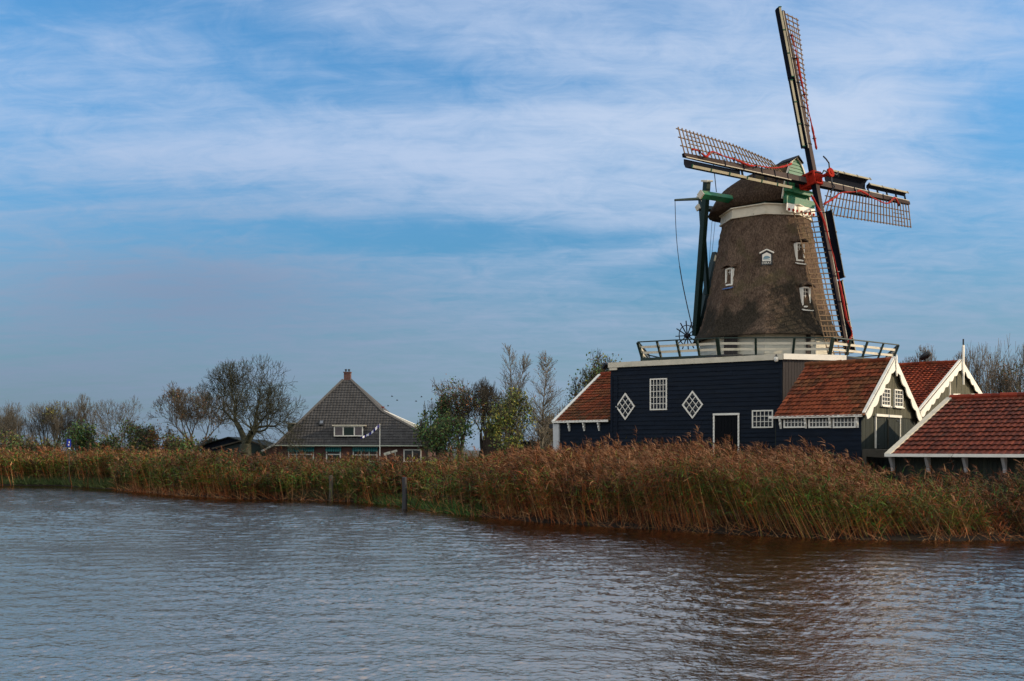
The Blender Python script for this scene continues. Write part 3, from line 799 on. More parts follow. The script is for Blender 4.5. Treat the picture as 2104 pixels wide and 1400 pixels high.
mb = MB(); mb.beam(A - exA * .12 + nA * .09 + Z * (TOPB - .62), B + exA * .05 + nA * .09 + Z * (TOPB - .62), .14, .30, Z)
mb.beam(A - exA * .05 + nA * .08 + Z * (TOPB - .85), A + exA * .45 + nA * .08 + Z * (TOPB - .85), .10, .14, Z); mb.build('fascia_board', 'cream', barn)
mb = MB(); mb.beam(B - exB * .02 + nB * .09 + Z * (TOPB - .60), C + nB * .09 + Z * (TOPB - .60), .14, .30, Z); mb.build('fascia_board', 'white', barn)
for s in (.07, LA - .07, .42):
    mb = MB(); mb.beam(A + exA * s + nA * .04, A + exA * s + nA * .04 + Z * (TOPB - 1.3), .14 if s != .42 else .08, .07, nA); mb.build('corner_board', 'navy', barn)
mb = MB(); o = A.lerp(B, .66) + Z * (TOPB - .42); mb.prism([o - exA * 1.0, o + exA * 1.1, o + exA * .9 + Z * .14 - nA * .5, o - exA * .2 + Z * .16 - nA * .5], -nA, .9); mb.build('roof_hatch', 'black', barn)


def wall_window(parent, O, ex, n, x0, x1, y0, y1, nx, ny, **kw):      # photo box -> window on a wall plane
    xm, ym = (x0 + x1) / 2, (y0 + y1) / 2; c = hit(xm, ym, O, n); w = (hit(x1, ym, O, n) - hit(x0, ym, O, n)).length; h = (hit(xm, y0, O, n) - hit(xm, y1, O, n)).length
    fw = kw.pop('fw', .07); return window(parent, c, ex * (w / 2 - fw / 2), Z * (h / 2 - fw / 2), n, nx, ny, fw=fw, **kw)


wall_window(barn, A, exA, nA, 1336, 1371, 778, 843, 5, 5)
wall_window(barn, A, exA, nA, 1545.5, 1589, 843, 879.5, 5, 3)
for xm, ym, w, h in ((1285.5, 835.5, 40, 56), (1423.5, 832, 44, 58)):
    c = hit(xm, ym, A, nA); w = (hit(xm + w / 2, ym, A, nA) - hit(xm - w / 2, ym, A, nA)).length; h = (hit(xm, ym - h / 2, A, nA) - hit(xm, ym + h / 2, A, nA)).length
    w -= .12; h -= .12
    window(barn, c, exA * w / 4 + Z * h / 4, exA * -w / 4 + Z * h / 4, nA, 3, 3, .08)
l, r = hit(1469, 852, A, nA), hit(1517.5, 851, A, nA); bot = .7
dc = MB(); w = (r - l).length
vboards(dc, V((l.x, l.y, bot)) + nA * .035, exA, nA, w, l.z - bot, 0, .2); door = dc.build('double_door', mat('black_tarred_door', (.0032, .004, .0055), .7, .4, 2, .2, 30, (5, 5, .5), .1), barn)
mb = MB(); mb.beam(l - exA * .08 + nA * .09, r + exA * .08 + nA * .09, .07, .11, Z)
for p, s in ((l, -1), (r, 1)):
    k = 22
    for i in range(k):                                              # posts notched over the lapped boards
        z0, z1 = bot + (l.z - .06 - bot) * i / k, bot + (l.z - .06 - bot) * (i + 1) / k
        mb.beam(V((p.x, p.y, z0)) + exA * s * .03 + nA * .10, V((p.x, p.y, z1)) + exA * s * .03 + nA * .075, .085, .06, nA)
mb.build('door_frame', 'white', door)
lp = hit(1597, 737, A, nA) + nA * .2
mb = MB(); mb.tube([lp + Z * .2 - nA * .15, lp + Z * .19, lp + Z * .1], .03, 6); mb.tube([lp + Z * .12, lp + Z * .08], [.05, .10], 10); lm = mb.build('wall_lamp', 'black', barn)
mb = MB(); mb.tube([lp + Z * .08, lp + Z * .02, lp - Z * .12, lp - Z * .2], [.09, .12, .11, .06], 12); mb.build('lamp_globe', 'white', lm, smooth=True)

# ------------------------------------------------------------------ gabled sheds
GX, GY = V((.643, .766, 0)), V((-.766, .643, 0))                   # along the gables, back along the ridges


def scallop(mb, p0, p1, n, d=.30, amp=.075, k=5, th=.05):           # barge board from eave p0 to apex p1 with a wavy lower edge
    a = (p1 - p0); L = a.length; a = a / L; dn = a.cross(n); dn = dn if dn.z < 0 else -dn; N = 40
    e = lambda t: d + amp * abs(math.sin(math.pi * k * t)) - amp * .5
    for i in range(N):
        t0, t1 = i / N, (i + 1) / N
        mb.box8([p0 + a * L * t0, p0 + a * L * t1, p0 + a * L * t1 + dn * e(t1), p0 + a * L * t0 + dn * e(t0)],
                [p + n * th for p in (p0 + a * L * t0, p0 + a * L * t1, p0 + a * L * t1 + dn * e(t1), p0 + a * L * t0 + dn * e(t0))])


def shed(name, S0, W, L, ze, zr, label, seed, split=None, wave=5, pal=None):
    root = thing(name, (S0.x, S0.y, .6), label, 'shed'); n = -GY; hw = W / 2; sl = (zr - ze) / hw
    S0 = V((S0.x, S0.y, 0)); tp = lambda x: ze + .02 + sl * (x if x < hw else W - x) - .06
    mb = MB(); vboards(mb, S0 + n * .02, GX, n, W, tp, split or .6, .16, random.Random(seed)); mb.build('gable_wall', 'grey_boards', root)
    if split:
        mb = MB(); vboards(mb, S0 - n * .03, GX, n, W, split + .1, .6, .18, random.Random(seed + 1)); mb.build('lower_gable_wall', 'dark_boards', root)
    mb = MB(); hboards(mb, S0 + GY * L + Z * .6, -GY, -GX, L, ze - .6 - .1, .235, .028); mb.build('side_wall', 'navy', root)
    mb = MB(); R0 = S0 + GX * W + Z * .6; hboards(mb, R0, GY, GX, L, ze - .7, .235, .028)
    bk = S0 + GY * L; mb.prism([bk + Z * .6, bk + GX * W + Z * .6, bk + GX * W + Z * ze, bk + GX * hw + Z * (zr - .1), bk + Z * ze], GY, .05); mb.build('rear_wall', 'dark_boards', root)
    run = math.hypot(hw, zr - ze); ov = .28; mbt = MB(); base = MB()
    for s in (0, 1):
        ev = ((GX if s == 0 else -GX) * hw + Z * (zr - ze)).normalized(); E = S0 + (GX * W if s else V()) + Z * ze - ev * ov + n * .22; eu = GY; nn = (eu.cross(ev)).normalized()
        if nn.z < 0: nn = -nn
        if s == 0: tiles(mbt, E + GY * (L + .3), -GY, ev, nn, L + .3, run + ov - .03, .25, .34, random.Random(seed + 3), pal or pal_red())
        else: tiles(mbt, E, GY, ev, nn, L + .3, run + ov - .03, .25, .34, random.Random(seed + 4), pal or pal_red())
        base.prism([E + nn * -.09, E + GY * (L + .3) - nn * .09, E + GY * (L + .3) + ev * (run + ov) - nn * .09, E + ev * (run + ov) - nn * .09], nn, .06)
    roof = mbt.build('tiled_roof', 'tile', root); base.build('roof_deck', 'dark_boards', roof)
    rb = MB(); ap = S0 + GX * hw + Z * (zr + .06); ridge(rb, ap + n * .2, ap + GY * (L + .1), .13, random.Random(seed + 5), pal or pal_red()); rb.build('ridge_tile', 'tile', roof)
    for s in (0, 1):
        ev = ((GX if s == 0 else -GX) * hw + Z * (zr - ze)).normalized(); p0 = S0 + (GX * W if s else V()) + Z * (ze + .06) - ev * ov + n * .24
        mb = MB(); scallop(mb, p0 + ev * .05, S0 + GX * hw + Z * (zr + .12) + n * .24, n, .34, .15, wave); mb.beam(p0 + n * -.06 + Z * .1, S0 + GX * hw + Z * (zr + .20) + n * .18, .14, .05, (GX if s else -GX) + Z); mb.build('barge_board', 'white', root)
    return root, tp


S1 = V((16.2, 47.45, 0)); W1, L1, ZE1, ZR1 = 7.3, 4.25, 4.72, 7.36
pal1 = pal_red(.17, .24, (.190, .044, .016))
shed1, tp1 = shed('gabled_shed', S1, W1, L1, ZE1, ZR1, 'middle shed with red pantile roof, three low windows and a double door', 20, 4.62, 5, pal1)
nG = -GY
for x0, x1, y0, y1 in ((1809.5, 1827, 798.5, 834.5), (1836, 1853, 801, 837)): wall_window(shed1, S1 + nG * .05, GX, nG, x0, x1, y0, y1, 3, 4, fw=.06, sill=True)
for x0, x1 in ((1611, 1656), (1662, 1706.5), (1712, 1759)): wall_window(shed1, S1 - GX * .03, -GY, -GX, x0, x1, 856.5, 879.5, 6, 2, fw=.07)
mb = MB(); g0 = S1 - GX * .22 + Z * (ZE1 - .13); mb.beam(g0 + nG * .12, g0 + GY * (L1 + .25), .13, .11, Z); mb.build('gutter_board', 'white', shed1)


def bracket(root, p, out, h=.45, m='white', th=.09):                # carved console under an eave: p on the wall at the top
    side = Z.cross(out); mb = MB(); pr = [(0, 0), (.20, 0), (.20, -.10), (.13, -.2), (.15, -.28), (.06, -h + .05), (.05, -h), (0, -h)]
    mb.prism([p + out * a + Z * b - side * th / 2 for a, b in pr], side, th); return mb.build('eave_bracket', m, root)
for px in (1605, 1656.5, 1707, 1762.5):
    p = hit(px, 870, S1 - GX * .03, -GX); bracket(shed1, V((p.x, p.y, ZE1 - .18)), -GX, .5)
l, r = hit(1797, 852, S1, nG), hit(1847, 854, S1, nG); zb = 3.08; w = (r - l).length
mb = MB(); vboards(mb, V((l.x, l.y, zb)) + nG * .02, GX, nG, w, 4.62 - zb, 0, .17); door = mb.build('double_door', 'dark_boards', shed1)
mb = MB(); mb.beam(V((l.x, l.y, 4.66)) - GX * .06 + nG * .09, V((r.x, r.y, 4.66)) + GX * .06 + nG * .09, .08, .12, Z)
for p in (l, r): mb.beam(V((p.x, p.y, zb)) + nG * .05, V((p.x, p.y, 4.59)) + nG * .05, .075, .07, nG)
mb.build('door_frame', 'white', door)
mb = MB()
for a in (.08, w - .5):
    for z in (zb + .2, 4.45): mb.beam(V((l.x, l.y, z)) + GX * a + nG * .06, V((l.x, l.y, z)) + GX * (a + .42) + nG * .06, .03, .04, Z)
mb.build('hinge', 'iron', door)
mb = MB(); m_ = V((l.x, l.y, 0)) + GX * w / 2; mb.beam(m_ + Z * (zb + .1) + nG * .06, m_ + Z * 4.5 + nG * .06, .05, .03, nG); mb.build('door_stile', 'wood', door)
ap = S1 + GX * W1 / 2 + nG * .30
mb = MB(); mb.prism([ap + GX * a + Z * (ZR1 + b) for a, b in ((-.04, -.75), (.04, -.75), (.08, -.55), (.05, -.4), (.1, -.2), (.05, .1), (.05, .2), (0, .32), (-.05, .2), (-.05, .1), (-.1, -.2), (-.05, -.4), (-.08, -.55))], nG, .05); mb.build('finial', 'white', shed1)

S2 = V((20.98, 53.12, 0)); W2, L2, ZE2, ZR2 = 13.6, 8.5, 5.0, 7.95
shed2, tp2 = shed('rear_gabled_shed', S2, W2, L2, ZE2, ZR2, 'rearmost red roofed shed with a tall white finial, half hidden behind the front barn roof', 40, None, 9, pal_red(.05, .2, (.200, .034, .012)))
ap = S2 + GX * W2 / 2 + nG * .30
mb = MB(); mb.prism([ap + GX * a + Z * (ZR2 + b) for a, b in ((-.05, -1.25), (.05, -1.25), (.06, -.75), (.12, -.6), (.14, -.1), (.07, .1), (.09, .9), (.09, 1.0), (-.09, 1.0), (-.09, .9), (-.07, .1), (-.14, -.1), (-.12, -.6), (-.06, -.75))], nG, .08); fin = mb.build('finial', 'white', shed2)
mb = MB(); mb.beam(ap + Z * (ZR2 + 1.0) + nG * .04, ap + Z * (ZR2 + 1.35) + nG * .04, .07, .07, nG); mb.build('finial_tip', 'black', fin)
for x0, x1 in ((1953, 1967), (1990, 2030)): 
    p, q = hit(x0, 811, S2, nG), hit(x1, 811, S2, nG); mb = MB(); mb.beam(p + nG * .08, q + nG * .08, .16, .08, Z); mb.build('lintel_board', 'white', shed2)
# hooded vent sitting on the rear ridge
p = P(1950, 741, 61.5); rd = S2 + GX * W2 / 2; tt = ((p - rd).dot(GY)); c = rd + GY * 1.75 + Z * (ZR2 + .12)
vent = thing('roof_vent', tuple(c), 'black hooded vent perched on the ridge of the rearmost shed', 'vent')
mb = MB(); mb.tube([c, c + Z * .22], .07, 8); mb.build('vent_pipe', 'black', vent)
mb = MB(); g = c + Z * .32; mb.tube([g + GY * .30 - Z * .12, g + GY * .2 - Z * .03, g + Z * .08, g - GY * .18 + Z * .2, g - GY * .3 + Z * .25], [.08, .16, .20, .17, .07], 10); mb.build('vent_hood', 'black', vent, smooth=True)

# front barn with the long low roof
F0 = V((16.2, 43.9, 2.79)); FU, FV2, RUN, RISE, LF = V((.743, -.669, 0)), V((.669, .743, 0)), 7.5, 2.68, 16.0
fb = thing('front_barn', tuple(F0 - Z * 2.1), 'long low barn with dark red tiled roof on the right, nearest the water', 'building')
ev = (FV2 * RUN + Z * RISE).normalized(); nn = FU.cross(ev); nn = nn if nn.z > 0 else -nn; rl = math.hypot(RUN, RISE)
mb = MB(); tiles(mb, F0, FU, ev, nn, LF, rl, .27, .56, random.Random(60), pal_red(.02, .22, (.112, .023, .010)), amp=.03)
roof = mb.build('tiled_roof', 'tile', fb)
ev2 = (-FV2 * RUN + Z * RISE).normalized(); n2 = ev2.cross(FU); n2 = n2 if n2.z > 0 else -n2; F1 = F0 + FV2 * 2 * RUN
mb = MB(); mb.prism([F1, F1 + FU * LF, F1 + FU * LF + ev2 * rl, F1 + ev2 * rl], n2, .06); mb.prism([F0 - nn * .1, F0 + FU * LF - nn * .1, F0 + FU * LF + ev * rl - nn * .1, F0 + ev * rl - nn * .1], nn, .08); mb.build('roof_deck', 'dark_boards', roof)
mb = MB(); top = F0 + FV2 * RUN + Z * (RISE + .06); ridge(mb, top - FU * .05, top + FU * LF, .14, random.Random(61), pal_red(.02, .3, (.2, .03, .014))); mb.build('ridge_tile', 'tile', roof)
mb = MB(); mb.beam(F0 - FU * .06 + nn * .06 - ev * .1, F0 - FU * .06 + ev * rl + nn * .06, .26, .09, nn); mb.build('verge_board', 'cream', fb)
mb = MB(); mb.beam(F0 - ev * .06 - FU * .18 + nn * .01 - FV2 * .03, F0 - ev * .06 + FU * LF - FV2 * .03, .12, .13, Z); mb.build('gutter_board', 'white', fb)
WO = F0 + FV2 * .55; WO.z = .5
mb = MB(); vboards(mb, WO, FU, -FV2, LF, 2.75 - .5 + .1, 0, .2); vboards(mb, WO + FV2 * (2 * RUN - 1.1), FU, FV2, LF, 2.3, 0, .4)
mb.prism([WO, WO + FV2 * (2 * RUN - 1.1), WO + FV2 * (2 * RUN - 1.1) + Z * 2.4, WO + FV2 * (RUN - .55) + Z * (RISE + 2.15), WO + Z * 2.4], FU, .05); mb.build('plank_wall', 'dark_boards', fb)
for px in (1836, 1909, 1986, 2066):
    p = hit(px, 945, WO - FV2 * .03, -FV2); p.z = 2.70
    side = FU; mb = MB(); pr = [(0, 0), (.42, 0), (.40, -.08), (.16, -.45), (.13, -.62), (0, -.62)]
    mb.prism([p - FV2 * a + Z * b - side * .06 for a, b in pr], side, .12); mb.build('eave_bracket', mat('grey_white_paint', (.42, .40, .38), .6, .15, 4) if px == 1836 else bpy.data.materials['grey_white_paint'], fb)
fp = F0 + FV2 * RUN + Z * RISE - FU * .08
mb = MB(); mb.prism([fp + FV2 * a + Z * b for a, b in ((-.06, -.1), (.06, -.1), (.09, .15), (.05, .3), (.07, .5), (.02, .85), (-.02, .85), (-.05, .5), (-.04, .3), (-.09, .15))], FU, .05); mb.build('finial', 'cream', fb)

# landing stage in front of the shed's double door
lj = thing('landing_stage', (17.0, 46.2, .5), 'grey plank landing stage below the double door of the middle shed', 'landing stage')
a = S1 + nG * .10 - GX * .1; b_ = a + nG * 2.0
mb = MB(); k = 12
for i in range(k):
    x = i * .5; mb.beam(a + GX * (x + .24) + Z * 3.02, b_ + GX * (x + .24) + Z * 2.93, .46, .06, Z)
mb.build('deck', 'wood', lj)
mb = MB(); mb.beam(a - GX * .05 + Z * 2.86, b_ - GX * .05 + Z * 2.74, .07, .30, Z); mb.build('fascia_board', 'wood', lj)
mb = MB(); mb.beam(b_ + Z * 2.76, b_ + GX * 5.5 + Z * 2.76, .07, .3, Z); mb.build('edge_beam', 'wood', lj)
for s in (.1, 1.9):
    mb = MB(); mb.beam(a + nG * s + Z * .3, a + nG * s + Z * 2.85, .18, .18, GX); mb.build('support_post', 'wood', lj)

# lean-to on the left of the mill barn
Lr, Ll = V((5.95, 60.95, 0)), V((2.81, 63.5, 0)); eL = (Lr - Ll); LL = eL.length + .9; eL.normalize(); vL = V((-eL.y, eL.x, 0)); zeL, runL, riseL = 4.84, 4.98, 3.12
lt = thing('side_lean_to', tuple(Ll + Z * .6), 'low red tiled lean-to with a white corner post left of the navy mill barn', 'building')
mb = MB(); hboards(mb, Ll + Z * .6, eL, -vL, LL, zeL - .65, .235, .028); mb.build('front_wall', 'navy', lt)
mb = MB(); q = Ll + vL * .05; mb.prism([q + Z * .6, q + vL * 2 * runL + Z * .6, q + vL * 2 * runL + Z * zeL, q + vL * runL + Z * (zeL + riseL - .1), q + Z * zeL], -eL, .05); mb.build('end_wall', 'navy', lt)
ev = (vL * runL + Z * riseL).normalized(); nn = eL.cross(ev); nn = nn if nn.z > 0 else -nn; rl = math.hypot(runL, riseL); O = Ll - ev * .25 + Z * zeL - eL * .12
pal_l0 = pal_red(.20, .24, (.205, .044, .015))
def pal_lt(r, i, j, u, v):
    c = pal_l0(r, i, j, u, v); m_ = max(0, .55 - .16 * v) * r.uniform(.3, 1.2)
    return (c[0] * (1 - m_) + .065 * m_, c[1] * (1 - m_) + .046 * m_, c[2] * (1 - m_) + .017 * m_)
mb = MB(); tiles(mb, O, eL, ev, nn, LL + .1, rl + .22, .25, .34, random.Random(80), pal_lt); rf = mb.build('tiled_roof', 'tile', lt)
ev2 = (-vL * runL + Z * riseL).normalized(); q = Ll + vL * 2 * runL + Z * zeL
mb = MB(); mb.prism([q, q + eL * LL, q + eL * LL + ev2 * rl, q + ev2 * rl], Z, .05); mb.prism([O - nn * .1, O + eL * LL - nn * .1, O + eL * LL + ev * rl - nn * .1, O + ev * rl - nn * .1], nn, .07); mb.build('roof_deck', 'dark_boards', rf)
mb = MB(); q = Ll + vL * runL + Z * (zeL + riseL + .05); ridge(mb, q - eL * .1, q + eL * LL, .13, random.Random(81), pal_red(.1, .1, (.2, .04, .016))); mb.build('ridge_tile', 'tile', rf)
mb = MB(); mb.beam(O - eL * .04 + nn * .04, O - eL * .04 + ev * (rl + .2) + nn * .04, .22, .10, nn); mb.build('verge_board', 'white', lt)
mb = MB(); mb.beam(Ll + Z * (zeL - .10) - vL * .22 - eL * .2, Ll + Z * (zeL - .10) - vL * .22 + eL * (LL - 1.0), .12, .13, Z); mb.build('gutter_board', 'white', lt)
mb = MB(); mb.beam(Ll + Z * .6 - vL * .06, Ll + Z * (zeL - .05) - vL * .06, .34, .14, -vL, .46, .2); mb.build('corner_post', mat('grey_white_post', (.5, .5, .48), .6, .15, 3), lt)
for px in (1170.5, 1201, 1231.5):
    p = hit(px, 875, Ll - vL * .03, -vL); bracket(lt, V((p.x, p.y, zeL - .18)), -vL, .50)
mb = MB(); mb.beam(Ll + Z * (zeL - .35) + vL * .3, Ll + Z * (zeL - .35) - eL * .75 + vL * .3, .25, .28, Z); mb.build('gutter_spout', 'black', lt)
fl = Ll + vL * runL + Z * (zeL + riseL + .2) + eL * .28
fo = thing('floodlight', tuple(fl), 'square floodlight tilted down on the ridge of the left lean-to', 'lamp')
mb = MB(); mb.beam(fl, fl + Z * .22, .05, .05, eL); mb.build('mount', 'black', fo)
tq = V((.45, -.5, -.74)).normalized(); e1 = tq.cross(Z).normalized(); e2 = e1.cross(tq)
mb = MB(); mb.box(fl + Z * .36, (e1, e2, tq), .50, .42, .16); mb.build('lamp_housing', 'black', fo)
mb = MB(); mb.box(fl + Z * .36 - tq * .085, (e1, e2, tq), .46, .38, .02); mb.build('lens_cover', 'white', fo)

# ------------------------------------------------------------------ farmhouse behind the reeds
TH = math.tan(math.radians(48)); YE, ZE = 98.0, 3.52
farm = thing('farmhouse', tuple(P(725, 925, 99)), 'brick farmhouse with a huge grey tiled pyramid roof beyond the reeds', 'house')


def onroof(px, py): k = (HY - py) / F; Y = (CH - ZE + TH * YE) / (TH - k); return P(px, py, Y)


Rn = V((0, -math.sin(math.atan(TH)), math.cos(math.atan(TH)))); Rv = V((0, math.cos(math.atan(TH)), math.sin(math.atan(TH)))); Rx = V((1, 0, 0))
corner = [onroof(567, 915), onroof(893, 915), onroof(893, 905), onroof(786, 846), onroof(721, 781), onroof(705, 781)]
O = onroof(567, 915); uv = [((p - O).dot(Rx), (p - O).dot(Rv)) for p in corner]
def inside(u, v):
    c = False; n_ = len(uv)
    for i in range(n_):
        (x0, y0), (x1, y1) = uv[i], uv[(i + 1) % n_]
        if (y0 > v) != (y1 > v) and u < (x1 - x0) * (v - y0) / (y1 - y0) + x0: c = not c
    return c
mb = MB(); tiles(mb, O, Rx, Rv, Rn, 15.6, 9.6, .30, .36, random.Random(90), pal_grey, inside, .032, 2); roof = mb.build('tiled_roof', 'slate', farm)
mb = MB(); back = [V((p.x, 2 * 104 - p.y + 3, p.z)) for p in corner]
mb.prism([p - Rn * .06 for p in corner], -Rn, .1)
for i in (2, 3, 4, 5):
    a, b = corner[i], corner[(i + 1) % 6]; c, d = back[(i + 1) % 6], back[i]; mb.quad(a - Z * .05, b - Z * .05, c - Z * .05, d - Z * .05)
mb.build('rear_roof', mat('grey_roof_back', (.07, .065, .06), .8), roof)
mb = MB()
for i in (2, 3, 5): mb.beam(corner[i] + Rn * .05, corner[(i + 1) % 6] + Rn * .05, .22, .14, Rn)
mb.build('verge_tile', mat('verge_grey', (.09, .085, .08), .8), roof)
mb = MB(); c = V((corner[4].x * .5 + corner[5].x * .5, corner[4].y + .35, corner[4].z)); mb.box(c + Z * .2, (Rx, V((0, 1, 0)), Z), .66, .66, 1.1); mb.box(c + Z * .79, (Rx, V((0, 1, 0)), Z), .76, .76, .1); ch = mb.build('chimney', 'brick', farm)
for s in (-.17, .15):
    mb = MB(); mb.tube([c + Z * .84 + Rx * s, c + Z * .95 + Rx * s, c + Z * 1.0 + Rx * s, c + Z * 1.12 + Rx * s], [.07, .05, .13, .11], 8); mb.build('chimney_pot', 'iron', ch)
FW = YE + .55
wl_ = lambda px, py: P(px, py, FW)
mb = MB(); mb.box8([wl_(572, 960), wl_(880, 960), wl_(880, 960) + V((0, 12, 0)), wl_(572, 960) + V((0, 12, 0))], [V((p.x, p.y, 3.62)) for p in (wl_(572, 960), wl_(880, 960), wl_(880, 960) + V((0, 12, 0)), wl_(572, 960) + V((0, 12, 0)))]); mb.build('brick_wall', 'brick', farm)
mb = MB(); mb.beam(O - Rx * .1 - V((0, .06, .03)), O + Rx * 15.3 - V((0, .06, .06)), .12, .10, Z); mb.build('gutter', mat('pale_gutter', (.42, .45, .36), .5, .1), farm)
nF = V((0, -1, 0)); WP = V((0, FW, 0))
awn = mat('green_awning', (.012, .10, .10), .8, .2)
for x0, x1, y0, y1, nx, aw in ((592, 645, 918, 950, 3, 1), (670, 700.5, 918, 950, 1, 1), (725, 776, 920, 950, 3, 1), (829, 866, 923.5, 950, 2, 0)):
    w = wall_window(farm, WP, Rx, nF, x0, x1, y0, y1, nx, 2 if aw else 1, fw=.11, mw=.09)
    if aw:
        mb = MB(); a, b = P(x0 - 1, 917.5, FW - .12), P(x1 + 1, 917.5, FW - .12); mb.beam(a, b, .16, .12, Z); mb.build('awning_box', 'white', w)
        mb = MB(); k = round((x1 - x0) / 2.2)
        for i in range(k):
            u0, u1 = a.lerp(b, i / k), a.lerp(b, (i + 1) / k); mb.col = (.02, .16, .15) if i % 2 else (.01, .07, .075); z = Z * (-.32 - .06 * (i % 2)); o_ = V((0, -.28, 0))
            mb.quad(u0 - Z * .05, u1 - Z * .05, u1 + z + o_, u0 + z + o_); mb.quad(u0 + z + o_, u1 + z + o_, u1 + z * 1.35 + o_, u0 + z * 1.35 + o_)
        mb.build('awning', 'plain', w)
# wide dormer window on the roof face
a = onroof(688, 899); dz = P(717, 897, a.y - .05)
bx0, bx1, bz0, bz1 = P(687, 898, a.y).x, P(747, 898, a.y).x, P(0, 897, a.y).z, P(0, 876, a.y).z; yd = a.y - .25
mb = MB(); mb.box8([V((bx0, yd, bz0)), V((bx1, yd, bz0)), V((bx1, yd + 1.6, bz0)), V((bx0, yd + 1.6, bz0))], [V((bx0, yd, bz1)), V((bx1, yd, bz1)), V((bx1, yd + 1.6, bz1)), V((bx0, yd + 1.6, bz1))]); dorm = mb.build('wide_dormer', 'navy', farm)
mb = MB(); mb.beam(V((bx0 - .15, yd + .7, bz1 + .06)), V((bx1 + .15, yd + .7, bz1 + .06)), 1.8, .12, Z); mb.build('dormer_roof', 'cream', dorm)
mb = MB(); bw = bx1 - bx0; f = lambda t, z: V((bx0 + bw * t, yd - .03, z))
mb.beam(f(0, bz0 + .05), f(1, bz0 + .05), .06, .1, Z); mb.beam(f(0, bz1 - .05), f(1, bz1 - .05), .06, .1, Z)
for t in (.02, .32, .70, .98): mb.beam(f(t, bz0), f(t, bz1), .11, .07, nF)
mb.build('dormer_frame', 'white', dorm)
for t0, t1, mm in ((.05, .30, mat('grey_pane', (.11, .09, .09), .3)), (.34, .68, 'green'), (.72, .96, 'grey')):
    mb = MB(); mb.quad(f(t0, bz0 + .1) + nF * .005, f(t1, bz0 + .1) + nF * .005, f(t1, bz1 - .1) + nF * .005, f(t0, bz1 - .1) + nF * .005); mb.build('dormer_pane', bpy.data.materials['grey_pane'] if mm == 'grey' else mm, dorm)
p = onroof(661, 871); mb = MB(); mb.box(p + Rn * .1, (Rx, Rv, Rn), .46, .62, .16); sk = mb.build('skylight', 'black', farm)
mb = MB(); mb.box(p + Rn * .19 + Rv * .05, (Rx, Rv, Rn), .30, .36, .02); mb.build('skylight_pane', mat('sky_pane', (.13, .15, .18), .3), sk)
# flat dormer boxes on the two side slopes
mb = MB(); a = P(591, 893, 103); mb.box(a + V((1.0, 1.5, .45)), (Rx, V((0, 1, 0)), Z), 2.0, 3, 1.2); dl = mb.build('side_dormer', 'green', farm)
mb = MB(); mb.box(a + V((1.0, 1.5, 1.12)), (Rx, V((0, 1, 0)), Z), 2.2, 3.2, .14); mb.build('dormer_roof', 'cream', dl)
a, b, c = P(785, 847, 102), P(882, 890, 102), P(882, 915, 102)
mb = MB(); mb.prism([a + V((.3, .2, -.3)), V((b.x, b.y, c.z)), b], V((0, 1, 0)), 3.0); dr = mb.build('side_dormer', 'green', farm)
mb = MB(); mb.beam(a + V((0, 1.3, .05)), b + V((0, 1.3, .05)), .34, 3.4, V((0, 1, 0))); mb.build('dormer_roof', 'white', dr)
mb = MB(); a, b = P(541, 928, 98.9), P(572, 911, 98.9); mb.prism([a, V((b.x, b.y, 2)), b], V((0, 1, 0)), 4); ann = mb.build('side_annex', 'brick', farm)
mb = MB(); mb.beam(a + V((-.1, 1.9, .03)), b + V((0, 1.9, .06)), .16, 4.4, V((0, 1, 0))); mb.build('annex_roof', 'white', ann)
mb = MB(); p = P(786.5, 846, 101.2); mb.tube([p, p + Z * .5], .035, 6); wv = mb.build('weather_vane', 'iron', farm)
mb = MB(); mb.prism([p + Z * .36 + Rx * x + Z * y for x, y in ((-.18, .14), (.18, .14), (.10, .02), (.05, -.02), (-.12, .02))], V((0, 1, 0)), .05); mb.build('vane_plate', 'red', wv)

pole = thing('flagpole', tuple(P(780.5, 950, 96)), 'white flagpole with a striped pennant in front of the grey roofed farmhouse', 'flagpole')
mb = MB(); a = P(780.5, 952, 96); a.z = .8; mb.tube([a, P(780.5, 871, 96)], [.06, .035], 8); mb.build('pole', 'white', pole)
mb = MB(); pts = [P(x, y, 96 - .3 * math.sin(i)) for i, (x, y) in enumerate(((780, 875), (775, 878), (771, 882), (767, 886), (763, 890), (758, 893), (753, 895), (749, 897), (745, 899), (741, 900)))]
for i in range(len(pts) - 1):
    mb.col = (.75, .75, .78) if i % 2 else (.02, .02, .16); w0, w1 = .15 - .008 * i, .15 - .008 * (i + 1)
    mb.prism([pts[i] - Z * w0, pts[i + 1] - Z * w1, pts[i + 1] + Z * w1, pts[i] + Z * w0], V((.3, 1, 0)).normalized(), .03)
mb.build('pennant', 'plain', pole)
wb = MB(); a, b = P(789, 934, 96.5), P(816, 926, 96.5); wb.beam(a, a.lerp(b, .5), .06, .26, Z); wb.beam(a.lerp(b, .55), b, .06, .2, Z)
for p in (a.lerp(b, .2), a.lerp(b, .85)): wb.beam(V((p.x, p.y, .8)), p, .06, .06, Rx)
tag(wb.build('crooked_board', mat('peeling_white', (.5, .47, .38), .8, .3, 5), org=V((a.x, a.y, .8))), 'crooked pale board on stakes right of the white flagpole', 'board')

